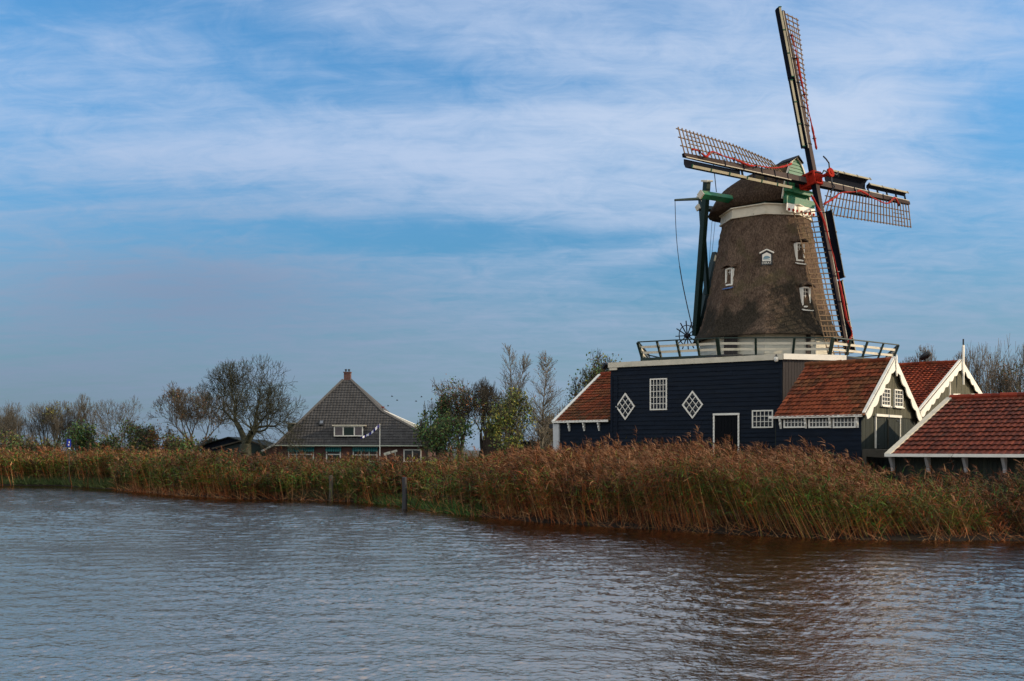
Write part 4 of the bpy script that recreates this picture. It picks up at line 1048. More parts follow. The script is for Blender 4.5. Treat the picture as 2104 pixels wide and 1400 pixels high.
# ------------------------------------------------------------------ farm sheds on the left, dark tower-like hut behind the trees
def lowshed(name, x0, xm, x1, ye, yr, Y, depth, label, mw, mr, edge=None):
    r = thing(name, tuple(P(xm, 925, Y)), label, 'shed'); a, m_, b = P(x0, ye, Y), P(xm, yr, Y), P(x1, ye, Y); g = lambda p: V((p.x, p.y, .8))
    mb = MB(); mb.prism([g(a), g(b), b, m_ - Z * .05, a], V((0, 1, 0)), depth); mb.build('plank_wall', mw, r)
    mb = MB()
    for p in (a, b):
        u = (p - m_).normalized(); mb.beam(m_ + V((0, depth / 2 - .2, .07)), p + u * .4 + V((0, depth / 2 - .2, .07)), depth + .4, .1, V((0, .001, 1)))
    mb.build('roof', mr, r)
    if edge:
        mb = MB()
        for p in (a, b): u = (p - m_).normalized(); mb.beam(m_ + V((0, -.45, .05)), p + u * .4 + V((0, -.45, .05)), .05, .12, Z)
        mb.build('roof_edge', edge, r)
    return r
lowshed('farm_shed', 414, 471, 530, 917, 900, 106, 8, 'black farm shed with grey roof behind the big bare tree', 'navy', 'dark_boards')
lowshed('farm_shed', 446, 507, 555, 921, 905, 100, 7, 'dark green farm shed with pale roof edge right under the big bare tree', 'green', 'dark_boards', 'wood')
r = thing('dark_hut', tuple(P(1013, 925, 92)), 'dark brown upright plank hut half hidden behind the yellow-green tree', 'hut')
mb = MB(); a, b = P(998, 874, 92), P(1030, 874, 92); mb.prism([V((a.x, a.y, .8)), V((b.x, b.y, .8)), b, a], V((0, 1, 0)), 1.6); mb.prism([V((P(992, 895, 92.2).x, 92.2, .8)), V((a.x, 92.2, .8)), V((a.x, 92.2, P(0, 893, 92).z)), P(992, 897, 92.2)], V((0, 1, 0)), 1.2); mb.build('plank_wall', mat('brown_planks', (.035, .024, .018), .8, .3, 3, .2, 20, (5, 5, 1)), r)
mb = MB(); mb.box((a + b) / 2 + V((0, .8, .05)), (Rx, V((0, 1, 0)), Z), 1.7, 1.8, .1); mb.build('flat_roof', 'dark_boards', r)
r = thing('low_hut', tuple(P(1108, 925, 95)), 'long low dark hut just left of the lean-to corner post', 'hut')
mb = MB(); a, b = P(1072, 909, 95), P(1128, 909, 95); mb.prism([V((a.x, a.y, .8)), V((b.x, b.y, .8)), b, a], V((0, 1, 0)), 3); mb.build('plank_wall', 'dark_boards', r)
mb = MB(); mb.box((a + b) / 2 + V((0, 1.5, .05)), (Rx, V((0, 1, 0)), Z), 2.8, 3.4, .1); mb.build('flat_roof', 'black', r)

# ------------------------------------------------------------------ trees
def rot_about(v, ang, az, rng):
    a = v.orthogonal().normalized(); b = v.cross(a); return (v * math.cos(ang) + (a * math.cos(az) + b * math.sin(az)) * math.sin(ang)).normalized()


def gen_round(rng, trunk=.2, levels=7, ang=(22, 42), kids=(2, 3), up=.12, wig=.16, lim=9000, stems=1):
    from collections import deque
    segs, Q = [], deque()
    for s in range(stems):
        d = V((rng.gauss(0, .35), rng.gauss(0, .35), 1)).normalized() if stems > 1 else V((rng.gauss(0, .04), 0, 1)).normalized()
        Q.append((V((rng.gauss(0, .12), rng.gauss(0, .12), 0)) * (1 if stems > 1 else 0), d, trunk if stems == 1 else trunk * rng.uniform(.8, 1.5), .05 if stems == 1 else .03, 0))
    while Q and len(segs) < lim:
        p, d, l, r, lev = Q.popleft(); n = 3 if lev < 4 else 2
        for i in range(n):
            d = (d + V((rng.gauss(0, wig), rng.gauss(0, wig), rng.gauss(0, wig) * .6 + up * (.5 if lev < 2 else 1)))).normalized(); p2 = p + d * l / n; r2 = r * .88
            segs.append((*p, *p2, r, r2, lev)); p, r = p2, r2
            if lev >= 2 and lev < levels and i < n - 1 and rng.random() < .8: Q.append((p, rot_about(d, math.radians(rng.uniform(35, 65)), rng.uniform(0, 6.28), rng), l * .6, r * .5, lev + 2))
        if lev < levels:
            k = rng.randint(*kids); k = max(k, 3) if lev == 0 else k; a0 = rng.uniform(0, 6.28)
            for j in range(k): Q.append((p, rot_about(d, math.radians(rng.uniform(*ang)), a0 + 6.28 * j / k + rng.uniform(-.5, .5), rng), l * rng.uniform(.70, .88), r * (.74 if k == 2 else .64), lev + 1))
    return np.array(segs)


def gen_poplar(rng, n=95, forks=1):
    segs = []
    for f in range(forks):
        x0 = V((0, 0, 0)); d = V((.0, 0, 1)); p = x0; pts = []
        for i in range(25):
            d = (d + V((rng.gauss(0, .02) + (.012 if f else -.003), rng.gauss(0, .02), 0))).normalized(); q = p + d * (.04 if not f else .038); r = .0105 * (1 - i / 26) + .0012
            segs.append((*p, *q, r, r - .0004, 0 if i < 8 else 1)); pts.append((p, d, r)); p = q
        for _ in range(n):
            t = rng.uniform(.10, .99); p, d, r = pts[int(t * 24.9)]; l = .23 * (1 - t) ** .75 * rng.uniform(.6, 1.1) + .05
            d2 = rot_about(d, math.radians(rng.uniform(28, 48)), rng.uniform(0, 6.28), rng); q = p; rr = r * .45
            for i in range(5):
                d2 = (d2 + V((rng.gauss(0, .06), rng.gauss(0, .06), .13))).normalized(); q2 = q + d2 * l / 5; segs.append((*q, *q2, rr, rr * .8, 3)); rr *= .8
                for _k in range(2):
                    d3 = rot_about(d2, math.radians(rng.uniform(25, 50)), rng.uniform(0, 6.28), rng); a = q2
                    for _m in range(2):
                        d3 = (d3 + V((0, 0, .15))).normalized(); b = a + d3 * l * .13; segs.append((*a, *b, rr * .7, rr * .4, 5)); a = b
                q = q2
    return np.array(segs)


def tubes(s, ns=3):
    p0, p1, r0, r1 = s[:, 0:3], s[:, 3:6], s[:, 6:7], s[:, 7:8]; d = p1 - p0; d = d / np.maximum(np.linalg.norm(d, axis=1, keepdims=True), 1e-9)
    ref = np.where(np.abs(d[:, 2:3]) > .9, np.array([[1., 0, 0]]), np.array([[0, 0, 1.]])); u = np.cross(d, ref); u /= np.linalg.norm(u, axis=1, keepdims=True); w = np.cross(d, u)
    vs = []
    for k in range(ns): a = 2 * np.pi * k / ns; vs.append(p0 + (u * np.cos(a) + w * np.sin(a)) * r0)
    for k in range(ns): a = 2 * np.pi * k / ns; vs.append(p1 + (u * np.cos(a) + w * np.sin(a)) * r1)
    v = np.stack(vs, 1).reshape(-1, 3); b = (np.arange(len(s)) * 2 * ns)[:, None]
    f = np.concatenate([b + np.array([[k, (k + 1) % ns, ns + (k + 1) % ns, ns + k]]) for k in range(ns)], 0)
    return v, f


def tree(name, kind, px, Y, top, width, label, seed, leaves=None, r=None, bark=(.040, .033, .023), group='trees beyond the reeds', skew=0.0, tw=.014, **kw):
    rng = random.Random(seed); nr = np.random.RandomState(seed)
    s = gen_poplar(rng, **kw) if kind == 'poplar' else gen_round(rng, **kw)
    base = P(px, 925, Y); base.z = .8; H = P(px, top, Y).z - .8; W = width / F * Y
    q = np.concatenate([s[:, 0:3], s[:, 3:6]]); zt = np.percentile(q[:, 2], 99.7); cx = (np.percentile(q[:, 0], 1) + np.percentile(q[:, 0], 99)) / 2; ex = (np.percentile(q[:, 0], 99) - np.percentile(q[:, 0], 1))
    sc = np.array([W / ex, W / max(np.percentile(q[:, 1], 99) - np.percentile(q[:, 1], 1), 1e-3), H / zt])
    for o in (0, 3):
        lift = np.clip(s[:, o + 2] / zt * 2, 0, 1)[:, None]
        s[:, o:o + 3] = s[:, o:o + 3] * sc - np.array([[cx * sc[0], 0, 0]]) * lift + np.array(base)
        s[:, o] += skew * np.clip((s[:, o + 2] - base.z) / H, 0, 1)
    rs = H * (r or 1.0); s[:, 6:8] = np.maximum(s[:, 6:8] * rs, tw * Y / 100)
    root = thing(name, tuple(base), label, 'tree' if 'bush' not in name and 'shrub' not in name else 'bush', group)
    tr = s[s[:, 8] <= 1]; tw_ = s[s[:, 8] > 1]
    v, f = tubes(tr, 7); np_mesh('trunk', v, f, np.tile(np.array([bark]), (len(f), 1)), 'leafy', root)
    v, f = tubes(tw_, 3); col = np.tile(np.array([bark]), (len(f), 1)) * nr.uniform(.7, 1.25, (len(f), 1))
    V_, F_, C_ = [v], [f], [col]
    if leaves:
        n, size, pal, lo, hi = leaves; term = tw_[tw_[:, 8] >= 3]; zz = (term[:, 5] - base.z) / H; term = term[(zz >= lo) & (zz <= hi)]
        # leaves gather in clusters around some twigs
        ck = nr.randint(0, len(term), max(4, n // 14)); pk = ck[nr.randint(0, len(ck), n)]
        c = term[pk, 3:6] + nr.normal(0, .16 + size, (n, 3)); a = nr.normal(size=(n, 3)); a /= np.linalg.norm(a, axis=1, keepdims=True); b = np.cross(a, nr.normal(size=(n, 3))); b /= np.linalg.norm(b, axis=1, keepdims=True)
        sz = size * nr.uniform(.6, 1.3, (n, 1)); vv = np.stack([c - a * sz, c - b * sz * .55, c + a * sz, c + b * sz * .55], 1).reshape(-1, 3)
        ff = (np.arange(n) * 4)[:, None] + np.arange(4)[None]; pal = np.array(pal); cc = pal[(nr.randint(0, len(pal), len(ck))[np.searchsorted(np.sort(ck), ck[nr.randint(0, len(ck), n)]) % len(ck)])]
        cc = np.where(nr.uniform(size=(n, 1)) < .5, cc, pal[nr.randint(0, len(pal), n)]) * nr.uniform(.65, 1.3, (n, 1))
        V_.append(vv); F_.append(ff + len(v)); C_.append(cc)
    np_mesh('crown', np.concatenate(V_), np.concatenate(F_), np.concatenate(C_), 'leafy', root)
    return root


DG, OL, YG, RU, BR = (.045, .100, .030), (.120, .135, .030), (.24, .215, .035), (.21, .085, .03), (.12, .075, .04)
BK2 = (.085, .070, .052)
tree('bare_tree', 'round', 512, 96, 739, 182, 'huge bare spreading tree left of the grey roofed farmhouse', 3, trunk=.20, levels=9, ang=(22, 42), kids=(2, 3), up=.05, wig=.15, r=1.45, bark=(.036, .036, .020), lim=17000)
tree('bare_tree', 'round', 405, 104, 794, 140, 'bare twiggy rounded tree half behind the left side of the huge bare tree', 8, trunk=.14, levels=8, ang=(20, 42), up=.10, bark=BK2, lim=13000, leaves=(350, .09, [BR, RU, OL], .1, .9))
tree('bare_tree', 'round', 236, 112, 819, 92, 'bare fan-shaped tree standing alone at the right end of the left row', 11, trunk=.2, levels=7, up=.08, bark=(.10, .085, .062), tw=.010, leaves=(250, .08, [RU, OL], .1, .5))
tree('bare_tree', 'round', 168, 114, 812, 60, 'slender bare tree with upswept twigs second from the right in the left row', 15, trunk=.28, levels=7, up=.16, bark=(.10, .085, .062), tw=.010, leaves=(220, .09, [OL, BR], .0, .55))
tree('bare_tree', 'round', 118, 112, 826, 48, 'thin bare tree with a few yellow leaves at its top in the left row', 17, trunk=.26, levels=7, up=.16, bark=(.10, .085, .062), tw=.010, leaves=(260, .09, [YG, OL], .75, 1.0))
tree('bare_tree', 'round', 70, 112, 828, 130, 'broad many-stemmed bare tree leftmost in the left row', 19, trunk=.16, levels=7, up=.1, stems=6, bark=(.10, .085, .062), tw=.010, lim=11000)
tree('bare_tree', 'round', 8, 116, 842, 70, 'lower bare tree cut off by the left edge of the picture', 23, trunk=.16, levels=7, up=.1, stems=3, bark=(.10, .085, .062), tw=.010)
HB = 'bushes along the hedge behind the reeds'
for i, (px, Y, top, w, lab, pal, n) in enumerate(((15, 104, 884, 90, 'dark brown-green bush lowest at the left edge', [OL, DG, BR], 2500), (75, 105, 892, 90, 'brownish bush below the many-stemmed bare tree', [BR, OL], 2000),
        (170, 104, 872, 66, 'green leafy bush beside the blue waterway sign', [DG, OL, DG], 2600), (225, 108, 900, 60, 'low pale green bush under the fan-shaped bare tree', [OL, DG], 1200), (285, 106, 868, 80, 'tall brown-leaved bush right of the fan-shaped bare tree', [BR, OL, DG], 2600),
        (335, 106, 876, 70, 'reddish brown bush left of the rounded twiggy tree', [BR, RU, OL], 2000), (372, 102, 893, 60, 'dark green bush under the rounded twiggy tree', [DG, OL, BR], 1600), (430, 108, 899, 50, 'small dark bush at the left end of the black farm shed', [DG, BR], 800))):
    tree('hedge_bush', 'round', px, Y, top, w, lab, 30 + i, trunk=.16, levels=6, up=.03, stems=6, bark=BK2, leaves=(n, .13, pal, .0, 1.0), group=HB, lim=2500)
tree('leafy_tree', 'round', 893, 96, 816, 62, 'dark green leafy tree beside the right end of the farmhouse', 41, trunk=.14, levels=7, up=.12, bark=BK2, leaves=(3000, .13, [DG, DG, OL], .05, 1.0), stems=3, lim=4500)
tree('autumn_tree', 'round', 944, 98, 783, 100, 'half bare tree with reddish brown leaves beside the dark green leafy tree', 43, trunk=.2, levels=7, up=.1, bark=BK2, leaves=(1900, .11, [RU, BR, OL, DG], .1, 1.0), lim=6000)
tree('leafy_tree', 'round', 915, 93, 850, 90, 'low dark green bushy tree in front of the reddish half bare tree', 44, trunk=.14, levels=6, up=.05, bark=BK2, leaves=(2800, .13, [DG, OL, DG], .0, 1.0), stems=4, lim=3500)
tree('autumn_tree', 'round', 990, 97, 783, 80, 'nearly bare tree with a dark forked trunk left of the dark brown hut', 47, trunk=.26, levels=7, up=.14, bark=(.035, .03, .022), leaves=(420, .10, [RU, YG, OL], .0, .8))
tree('leafy_tree', 'round', 1048, 88, 800, 78, 'yellow-green leafy tree in front of the taller bare poplar', 53, trunk=.2, levels=7, up=.12, bark=(.07, .06, .04), leaves=(3200, .12, [YG, OL, OL, DG], .0, .98), stems=2, lim=4500)
tree('bare_poplar', 'poplar', 1054, 92, 711, 66, 'tallest bare poplar, twin-stemmed, rising out of the yellow-green tree', 57, n=100, forks=2, bark=(.14, .12, .09), r=.9)
tree('bare_poplar', 'poplar', 1113, 92, 725, 74, 'second bare poplar, between the tallest one and the lean-to', 59, n=125, forks=1, bark=(.14, .12, .09), r=1.0, leaves=(140, .08, [RU, YG], .2, 1.0))
tree('autumn_tree', 'round', 1135, 98, 838, 60, 'low yellow-leaved tree at the foot of the second poplar', 61, trunk=.12, levels=6, up=.08, bark=BK2, leaves=(1100, .10, [YG, RU, OL], .0, 1.0), stems=4)
tree('leafy_tree', 'round', 1208, 80, 727, 92, 'dark leafy tree rising behind the roof of the left lean-to', 67, trunk=.22, levels=7, up=.12, bark=(.035, .03, .02), leaves=(2600, .11, [DG, OL, BR, OL], .2, 1.0), lim=6000, skew=.6)
tree('bare_tree', 'round', 1085, 100, 880, 80, 'low scrubby tree with red berries-like leaves between the two poplars', 68, trunk=.12, levels=6, up=.05, bark=BK2, leaves=(700, .10, [RU, YG, BR], .0, 1.0), stems=4)
RB = 'trees behind the sheds on the right'
tree('bare_tree', 'round', 1890, 120, 714, 76, 'pale bare tree showing between the gallery and the rear shed ridge', 71, trunk=.3, levels=7, up=.14, bark=(.10, .085, .07), group=RB, leaves=(300, .10, [BR, RU], .5, 1.0))
tree('bare_tree', 'round', 1945, 122, 730, 60, 'small bare tree just behind the black roof vent', 72, trunk=.3, levels=7, up=.14, bark=(.10, .085, .07), group=RB, leaves=(250, .10, [BR, RU], .5, 1.0))
tree('bare_tree', 'round', 2012, 105, 718, 84, 'bare many-stemmed tree right of the tall white finial', 73, trunk=.22, levels=7, up=.14, stems=4, bark=(.095, .078, .06), group=RB, leaves=(900, .10, [BR, RU, OL], .3, 1.0), lim=8000)
tree('bare_tree', 'round', 2062, 100, 716, 80, 'bare dense tree second from the right edge above the front barn roof', 74, trunk=.22, levels=7, up=.14, stems=4, bark=(.095, .078, .06), group=RB, leaves=(900, .10, [BR, RU, OL], .2, .9), lim=8000)
tree('bare_tree', 'round', 2118, 84, 700, 90, 'bare tree cut off by the right edge of the picture', 75, trunk=.2, levels=7, up=.06, bark=(.085, .07, .05), group=RB, leaves=(500, .10, [BR, OL], .2, .9))
# faint trees far across the fields
def far_trees():
    nr = np.random.RandomState(9); segs = []
    for x, Y, h, w in [(545, 620, 7, 11), (561, 640, 5.5, 8)] + [(nr.uniform(-300, 2400), nr.uniform(700, 1200), nr.uniform(5, 9), nr.uniform(8, 26)) for _ in range(90)]:
        b = P(x, 925, Y); n = 240
        c = np.array([b.x, b.y, .9]) + np.stack([nr.normal(0, w * .28, n), nr.normal(0, w * .2, n), np.abs(nr.normal(.5, .25, n)) * h], 1); e = nr.normal(0, .35, (n, 3)); e[:, 2] = np.abs(e[:, 2]) + .5
        segs.append(np.concatenate([c, c + e * 1.6, np.full((n, 1), .16), np.full((n, 1), .05)], 1))
    v, f = tubes(np.concatenate(segs)); tag(np_mesh('distant_treeline', v, f, np.tile(np.array([[.07, .075, .06]]), (len(f), 1)), 'leafy'), kind='stuff')
far_trees()

# ------------------------------------------------------------------ reeds and bank plants
def strips(p, d, L, w, col, droop, n=2, face=None):
    """ribbons: start p, direction d, length L, width w, bending down; returns verts, faces, cols"""
    N = len(p); side = np.cross(d, np.array([[0, 0, 1.]])); nn = np.linalg.norm(side, axis=1, keepdims=True); side = np.where(nn > 1e-3, side / np.maximum(nn, 1e-6), np.array([[1., 0, 0]]))
    if face is not None: side = side * np.cos(face) + np.cross(d, side) * np.sin(face)
    vs = []; q = p.copy(); dd = d.copy()
    for k in range(n + 1):
        ww = w * (1 - .92 * (k / n) ** 1.3); vs += [q - side * ww / 2, q + side * ww / 2]
        dd = dd + np.concatenate([np.zeros((N, 2)), -droop], 1); dd /= np.linalg.norm(dd, axis=1, keepdims=True); q = q + dd * L / n
    v = np.stack(vs, 1).reshape(-1, 3); m = 2 * (n + 1); b = (np.arange(N) * m)[:, None]
    f = np.concatenate([b + np.array([[2 * k, 2 * k + 1, 2 * k + 3, 2 * k + 2]]) for k in range(n)], 1).reshape(-1, 4)
    return v, f, np.repeat(col, n, axis=0)


def lump(x, y, s, seed):
    r = np.random.RandomState(seed); o = 0
    for _ in range(6): a = r.uniform(0, 6.28); k = r.uniform(.6, 1.6) / s; o = o + np.sin((x * np.cos(a) + y * np.sin(a)) * k * 2 + r.uniform(0, 6.28))
    return o / 6 * 1.6


def bank_points(nr, n, t0, t1, p0=-160, p1=2400, tp=1.0):
    """points on the bank: uniform in metres along the shore, t metres inland"""
    cum = np.concatenate([[0], np.cumsum(SLEN)]); s0, s1 = np.interp([p0, p1], SPX, cum); s = nr.uniform(s0, s1, n); i = np.clip(np.searchsorted(cum, s) - 1, 0, len(SLEN) - 1); u = (s - cum[i]) / SLEN[i]
    pos = SHORE[i] + seg[i] * u[:, None]; nv = vn[i] * (1 - u[:, None]) + vn[i + 1] * u[:, None]; t = t0 + (t1 - t0) * nr.uniform(size=n) ** tp
    xy = pos + nv * t[:, None]; return xy, t, CX + F * xy[:, 0] / xy[:, 1]


def inside_building(xy):
    bad = np.zeros(len(xy), bool)
    def poly(pts):
        c = np.zeros(len(xy), bool); n = len(pts)
        for i in range(n):
            (x0, y0), (x1, y1) = pts[i], pts[(i + 1) % n]
            with np.errstate(divide='ignore', invalid='ignore'): k = ((y0 > xy[:, 1]) != (y1 > xy[:, 1])) & (xy[:, 0] < (x1 - x0) * (xy[:, 1] - y0) / (y1 - y0 + 1e-12) + x0)
            c ^= k
        return c
    s = lambda *a: [(p.x, p.y) for p in a]
    for q in (s(A, B, C, D_, E_, G_), s(S1, S1 + GX * W1, S1 + GX * W1 + GY * L1, S1 + GY * L1), s(Ll, Lr, Lr + vL * 10, Ll + vL * 10), s(F0 + FV2 * .3, F0 + FV2 * 12, F0 + FV2 * 12 + FU * 16, F0 + FV2 * .3 + FU * 16), s(S1, S1 + nG * 2.3, S1 + nG * 2.3 + GX * 6, S1 + GX * 6)):
        bad |= poly(q)
    return bad


def mixcol(nr, w, pals):
    """choose a colour per row: w (n,k) weights over palettes"""
    w = w / w.sum(1, keepdims=True); k = (nr.uniform(size=(len(w), 1)) > np.cumsum(w, 1)).sum(1).clip(0, len(pals) - 1); return np.array(pals)[k] * nr.uniform(.6, 1.35, (len(w), 1))


def reeds():
    nr = np.random.RandomState(21); VV, FF, CC = [], [], []; off = [0]
    def add(v, f, c): VV.append(v); FF.append(f + off[0]); CC.append(c); off[0] += len(v)
    zones = [(23000, -.5, 2.6, .9), (19000, 2.2, 13, 1.0)]
    X, Tt, PX = [], [], []
    for n, a, b, tp in zones:
        xy, t, px = bank_points(nr, n, a, b, tp=tp); X.append(xy); Tt.append(t); PX.append(px)
    xy, t, px = np.concatenate(X), np.concatenate(Tt), np.concatenate(PX)
    gap = np.exp(-((px - 640) / 42) ** 2) * (t < 1.6) + np.exp(-((px - 860) / 90) ** 2) * (t < 1.4) + (px < 235) * (t < 1.2)
    edge_in = .35 + .75 * lump(xy[:, 0], xy[:, 1], 1.3, 14)             # the reed front stands in and out of the water in scallops
    stray = nr.uniform(size=len(xy)) < .10
    keep = ~inside_building(xy) & ((t > edge_in) | stray) & (nr.uniform(size=len(xy)) > gap * .93) & (px > -150) & (px < 2350)
    xy, t, px = xy[keep], t[keep], px[keep]; N = len(xy); L1_, L2_ = lump(xy[:, 0], xy[:, 1], 1.6, 1), lump(xy[:, 0], xy[:, 1], 5, 2)
    top = np.interp(px, [-200, 0, 240, 450, 600, 900, 1100, 1180, 1400, 1700, 1770, 1840, 2104, 2300], [2.72, 2.70, 2.60, 2.40, 2.02, 2.20, 2.50, 2.58, 2.74, 2.70, 2.15, 1.75, 1.80, 1.85])
    z0 = zg(t); top = top + nr.normal(0, .26, N) + .42 * L1_ + .24 * L2_ + .14 * lump(xy[:, 0], xy[:, 1], .55, 9) - .75 * np.clip(1 - t / 2.6, 0, 1) * nr.uniform(.4, 1.2, N)
    H = np.maximum(top - z0, .5); lean = np.stack([-.13 - .10 * (px > 1000) + nr.normal(0, .12, N) - .07 * L1_, nr.normal(0, .10, N) - .04, np.ones(N)], 1)
    edge = (px > 1480) & (t < 3); lean[edge, 0] -= .16; lean[(px > 1800)] += np.array([-.10, 0, 0]); lean /= np.linalg.norm(lean, axis=1, keepdims=True)
    p = np.concatenate([xy, z0[:, None] - .05], 1); scale = np.clip(xy[:, 1] / 40, .9, 2.0)[:, None]
    green = np.clip(.16 + .30 * L1_ + 1.6 * np.exp(-((px - 1720) / 190) ** 2) * (t < 2.4) + .25 * np.exp(-((px - 1480) / 150) ** 2) * (t > 1.5) + .25 * (px < 1000) + .3 * (px > 1820) * (t > 1.2), .04, .95)
    green = np.clip(green * np.interp(px, [0, 250, 560, 700, 1000, 1150, 1300, 1750, 1850, 2104], [.9, 2.0, 1.3, 1.5, 1.7, .8, 1.2, 1.3, 1.7, 1.3]) + .30 * np.clip(lump(xy[:, 0], xy[:, 1], 2.6, 11), 0, 1), .02, 1.1)
    rust = np.clip(.45 + .6 * L2_ + .5 * lump(xy[:, 0], xy[:, 1], 2.2, 12) + np.interp(px, [0, 250, 560, 720, 1000, 1150, 1700, 1900, 2104], [.45, .1, .35, .35, .1, .0, .0, .25, .4]), .05, 1.4)
    STRAW, ORNG, DKB, GRN, OLV, RST = (.32, .165, .070), (.30, .085, .022), (.026, .014, .008), (.040, .105, .012), (.105, .110, .014), (.22, .052, .014)
    w = np.stack([.16 + .30 * (t < 1.6), .45 * rust + .3 * (t < 1.6), np.full(N, .5), green * .3], 1); cs = mixcol(nr, w, [STRAW, ORNG, DKB, OLV])
    age = np.clip(.98 + .55 * lump(xy[:, 0], xy[:, 1], .8, 5) + .25 * lump(xy[:, 0], xy[:, 1], 3, 6), .45, 1.5)[:, None]     # older, darker stools and fresher ones
    cs = cs * age
    add(*strips(p, lean, H[:, None], .013 * scale, cs, np.full((N, 1), .03), 3, nr.uniform(0, 3.14, (N, 1))))
    for k in range(7):                                              # leaves up the stem
        fr = np.where(t < 1.6, nr.uniform(.28, .98, N), nr.uniform(.25, .98, N)); q = p + lean * (H * fr)[:, None]; a = nr.uniform(0, 6.28, N); d = np.stack([np.cos(a) - .45, np.sin(a), nr.uniform(.35, 1.6, N)], 1); d /= np.linalg.norm(d, axis=1, keepdims=True)
        w = np.stack([green * 1.0 * (fr > .3), green * .7 + .12, .10 + .2 * (fr < .45), .60 * rust, np.full(N, .42)], 1); c = mixcol(nr, w, [GRN, OLV, STRAW, RST, DKB]) * age
        sel = nr.uniform(size=N) < np.where(t < 3.5, .95, .6)
        add(*strips(q[sel], d[sel], nr.uniform(.25, .62, (sel.sum(), 1)), (.027 * scale)[sel], c[sel], nr.uniform(.15, .6, (sel.sum(), 1)), 2, nr.uniform(-.7, .7, (sel.sum(), 1))))
    pl = nr.uniform(size=N) < np.interp(px, [0, 500, 1000, 1150, 1750, 1850, 2104], [.16, .12, .2, .7, .75, .25, .2]) * np.clip(.35 + t / 4, .3, 1)
    q0 = (p + lean * H[:, None])[pl]; n = pl.sum(); PLM = np.array([(.18, .072, .030), (.11, .042, .018), (.24, .120, .058), (.16, .058, .018)])
    pc = PLM[nr.randint(0, 4, n)]
    for k in range(9):                                              # feathery plume nodding to the left
        d = np.stack([-.55 + nr.normal(0, .35, n), nr.normal(0, .35, n), 1.0 + nr.normal(0, .25, n)], 1); d /= np.linalg.norm(d, axis=1, keepdims=True)
        q = q0 - lean[pl] * nr.uniform(-.10, .16, (n, 1)); add(*strips(q, d, nr.uniform(.13, .34, (n, 1)), .026 * scale[pl], pc * nr.uniform(.7, 1.25, (n, 1)), nr.uniform(.25, .6, (n, 1)), 2, nr.uniform(0, 3.14, (n, 1))))
    # broken and fallen straw low along the edge
    n = 5200; xy, t, px = bank_points(nr, n, -.35, 1.2); a = nr.uniform(0, 6.28, n); d = np.stack([np.cos(a) - .3, np.sin(a) * .7, nr.uniform(.15, 1.6, n)], 1); d /= np.linalg.norm(d, axis=1, keepdims=True)
    sel = (px > 240) & (px < 2350); n = sel.sum(); c = mixcol(nr, np.tile([[.5, .3, .4]], (n, 1)), [STRAW, ORNG, DKB])
    add(*strips(np.concatenate([xy, zg(t)[:, None]], 1)[sel], d[sel], nr.uniform(.4, 1.1, (n, 1)), np.clip(xy[sel, 1:2] / 40, .9, 2) * .014, c, nr.uniform(.05, .4, (n, 1)), 2, nr.uniform(0, 3, (n, 1))))
    tag(np_mesh('reed_bed', np.concatenate(VV), np.concatenate(FF), np.concatenate(CC), 'leafy'), kind='stuff')


reeds()


def bank_plants():
    nr = np.random.RandomState(33); VV, FF, CC = [], [], []; off = 0
    # green sedge at the far left water's edge, leafy weeds in the middle gap, low growth everywhere
    for n, a, b, p0, p1, hl, hh, pal, wd in ((7000, .2, 2.2, -160, 240, .45, .95, [(.05, .085, .022), (.075, .09, .03), (.035, .06, .02)], .05), (3800, -.1, 1.8, 730, 985, .25, .6, [(.03, .085, .014), (.05, .10, .02), (.03, .05, .012)], .08),
                                     (3000, .2, 2.0, 590, 720, .2, .7, [(.03, .04, .012), (.05, .05, .02), (.06, .035, .015)], .05), (9000, 1.0, 12, -160, 1200, .4, 1.4, [(.05, .05, .016), (.09, .05, .018), (.04, .05, .015)], .06), (2500, .1, 2.0, 150, 260, .2, .55, [(.05, .08, .02), (.09, .10, .03)], .07)):
        xy, t, px = bank_points(nr, n, a, b, p0, p1); keep = ~inside_building(xy); xy, t = xy[keep], t[keep]; n = len(xy)
        q = nr.normal(0, .35, n); d = np.stack([q - .1, nr.normal(0, .35, n), np.ones(n)], 1); d /= np.linalg.norm(d, axis=1, keepdims=True); L = nr.uniform(hl, hh, (n, 1)); pal = np.array(pal)
        v, f, c = strips(np.concatenate([xy, zg(t)[:, None] - .03], 1), d, L, np.full((n, 1), wd), pal[nr.randint(0, len(pal), n)] * nr.uniform(.6, 1.4, (n, 1)), nr.uniform(.1, .5, (n, 1)), 3, nr.uniform(0, 3, (n, 1)))
        VV.append(v); FF.append(f + off); CC.append(c); off += len(v)
    tag(np_mesh('bank_grass', np.concatenate(VV), np.concatenate(FF), np.concatenate(CC), 'leafy'), kind='stuff')


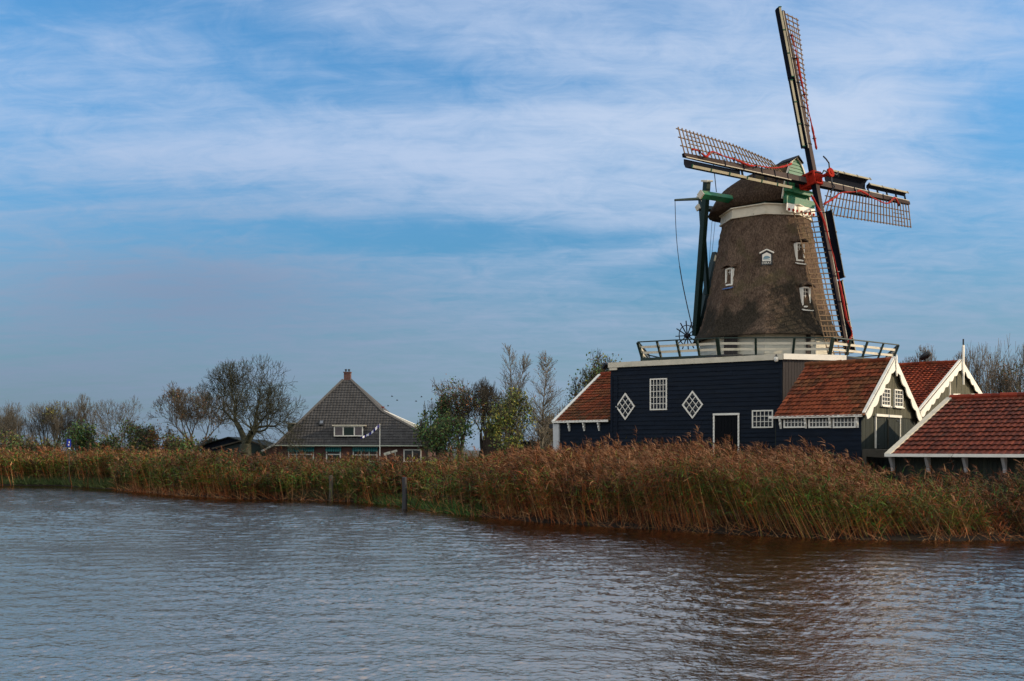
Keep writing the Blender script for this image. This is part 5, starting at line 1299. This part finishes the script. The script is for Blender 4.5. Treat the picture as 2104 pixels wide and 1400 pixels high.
bank_plants()
SB = 'bushes growing among the reeds'
for i, (px, Y, top, w, lab, pal, n) in enumerate(((735, 68, 948, 74, 'rounded rust and yellow-green bush below the flagpole', [RU, YG, RU, OL], 2600), (560, 72, 945, 60, 'rusty brown bush in the reeds below the farmhouse annex', [RU, BR, OL], 1800),
        (300, 78, 940, 80, 'olive bush in the reeds below the tall brown-leaved hedge bush', [OL, RU, BR], 2000), (880, 60, 950, 80, 'yellow-green bush in the reeds below the dark leafy tree', [YG, OL, BR], 2000), (1090, 62, 918, 80, 'dark red-brown bush in the reeds left of the white corner post', [BR, RU, (.05, .035, .02)], 2200))):
    tree('reed_bush', 'round', px, Y, top, w, lab, 130 + i, trunk=.14, levels=6, up=.03, stems=7, bark=(.06, .04, .025), leaves=(n, .085, pal, .0, 1.0), group=SB, lim=2500)

# mooring posts, waterway sign, birds
for px, yt, yb, lab in ((680, 978, 1034, 'grey mooring post against the reeds left of the leafy weeds'), (831, 982, 1050, 'dark mooring post standing in open water before the leafy weeds')):
    Y = F * CH / (yb - HY - 4); mb = MB(); b, t = P(px, yb + 8, Y), P(px, yt, Y); mb.tube([b, b.lerp(t, .5) + V((.02, 0, 0)), t, t + Z * .03], [.14, .125, .12, .06], 10); tag(mb.build('mooring_post', 'wood' if px == 680 else 'iron', org=b), lab, 'post', 'mooring posts')
sg = thing('waterway_sign', tuple(P(142, 960, 83)), 'small blue sign with white marks sticking out of the left reeds', 'sign')
mb = MB(); a = P(142, 918, 83); mb.tube([V((a.x, a.y + .04, .4)), a + V((0, .04, .1))], .04, 8); mb.build('sign_post', 'wood', sg)
mb = MB(); mb.box(P(141.5, 910.5, 83), (Rx, V((0, 1, 0)), Z), .34, .03, .62); mb.build('sign_panel', 'blue', sg)
mb = MB()
for x, y, w, h in ((142.3, 909, .07, .16), (141, 914.5, .10, .09), (142.5, 921.5, .14, .07)): mb.box(P(x, y, 82.97), (Rx, V((0, 1, 0)), Z), w, .012, h)
mb.build('white_mark', 'white', sg)
for i, (x, y) in enumerate(((805.5, 815), (816, 823), (797.5, 834.5), (866, 816), (855, 825))):
    mb = MB(); c = P(x, y, 150); mb.tube([c - V((.16, 0, 0)), c, c + V((.16, 0, .02))], [.02, .06, .02], 6)
    for s in (-1, 1): mb.prism([c + V((-.06, 0, .02)), c + V((.07, 0, .02)), c + V((.02, s * .3, .12)), c + V((-.05, s * .28, .12))], Z, .02)
    tag(mb.build('bird', 'black', org=c), 'tiny dark bird flying to the right of the farmhouse chimney', 'bird', 'birds in flight right of the farmhouse')
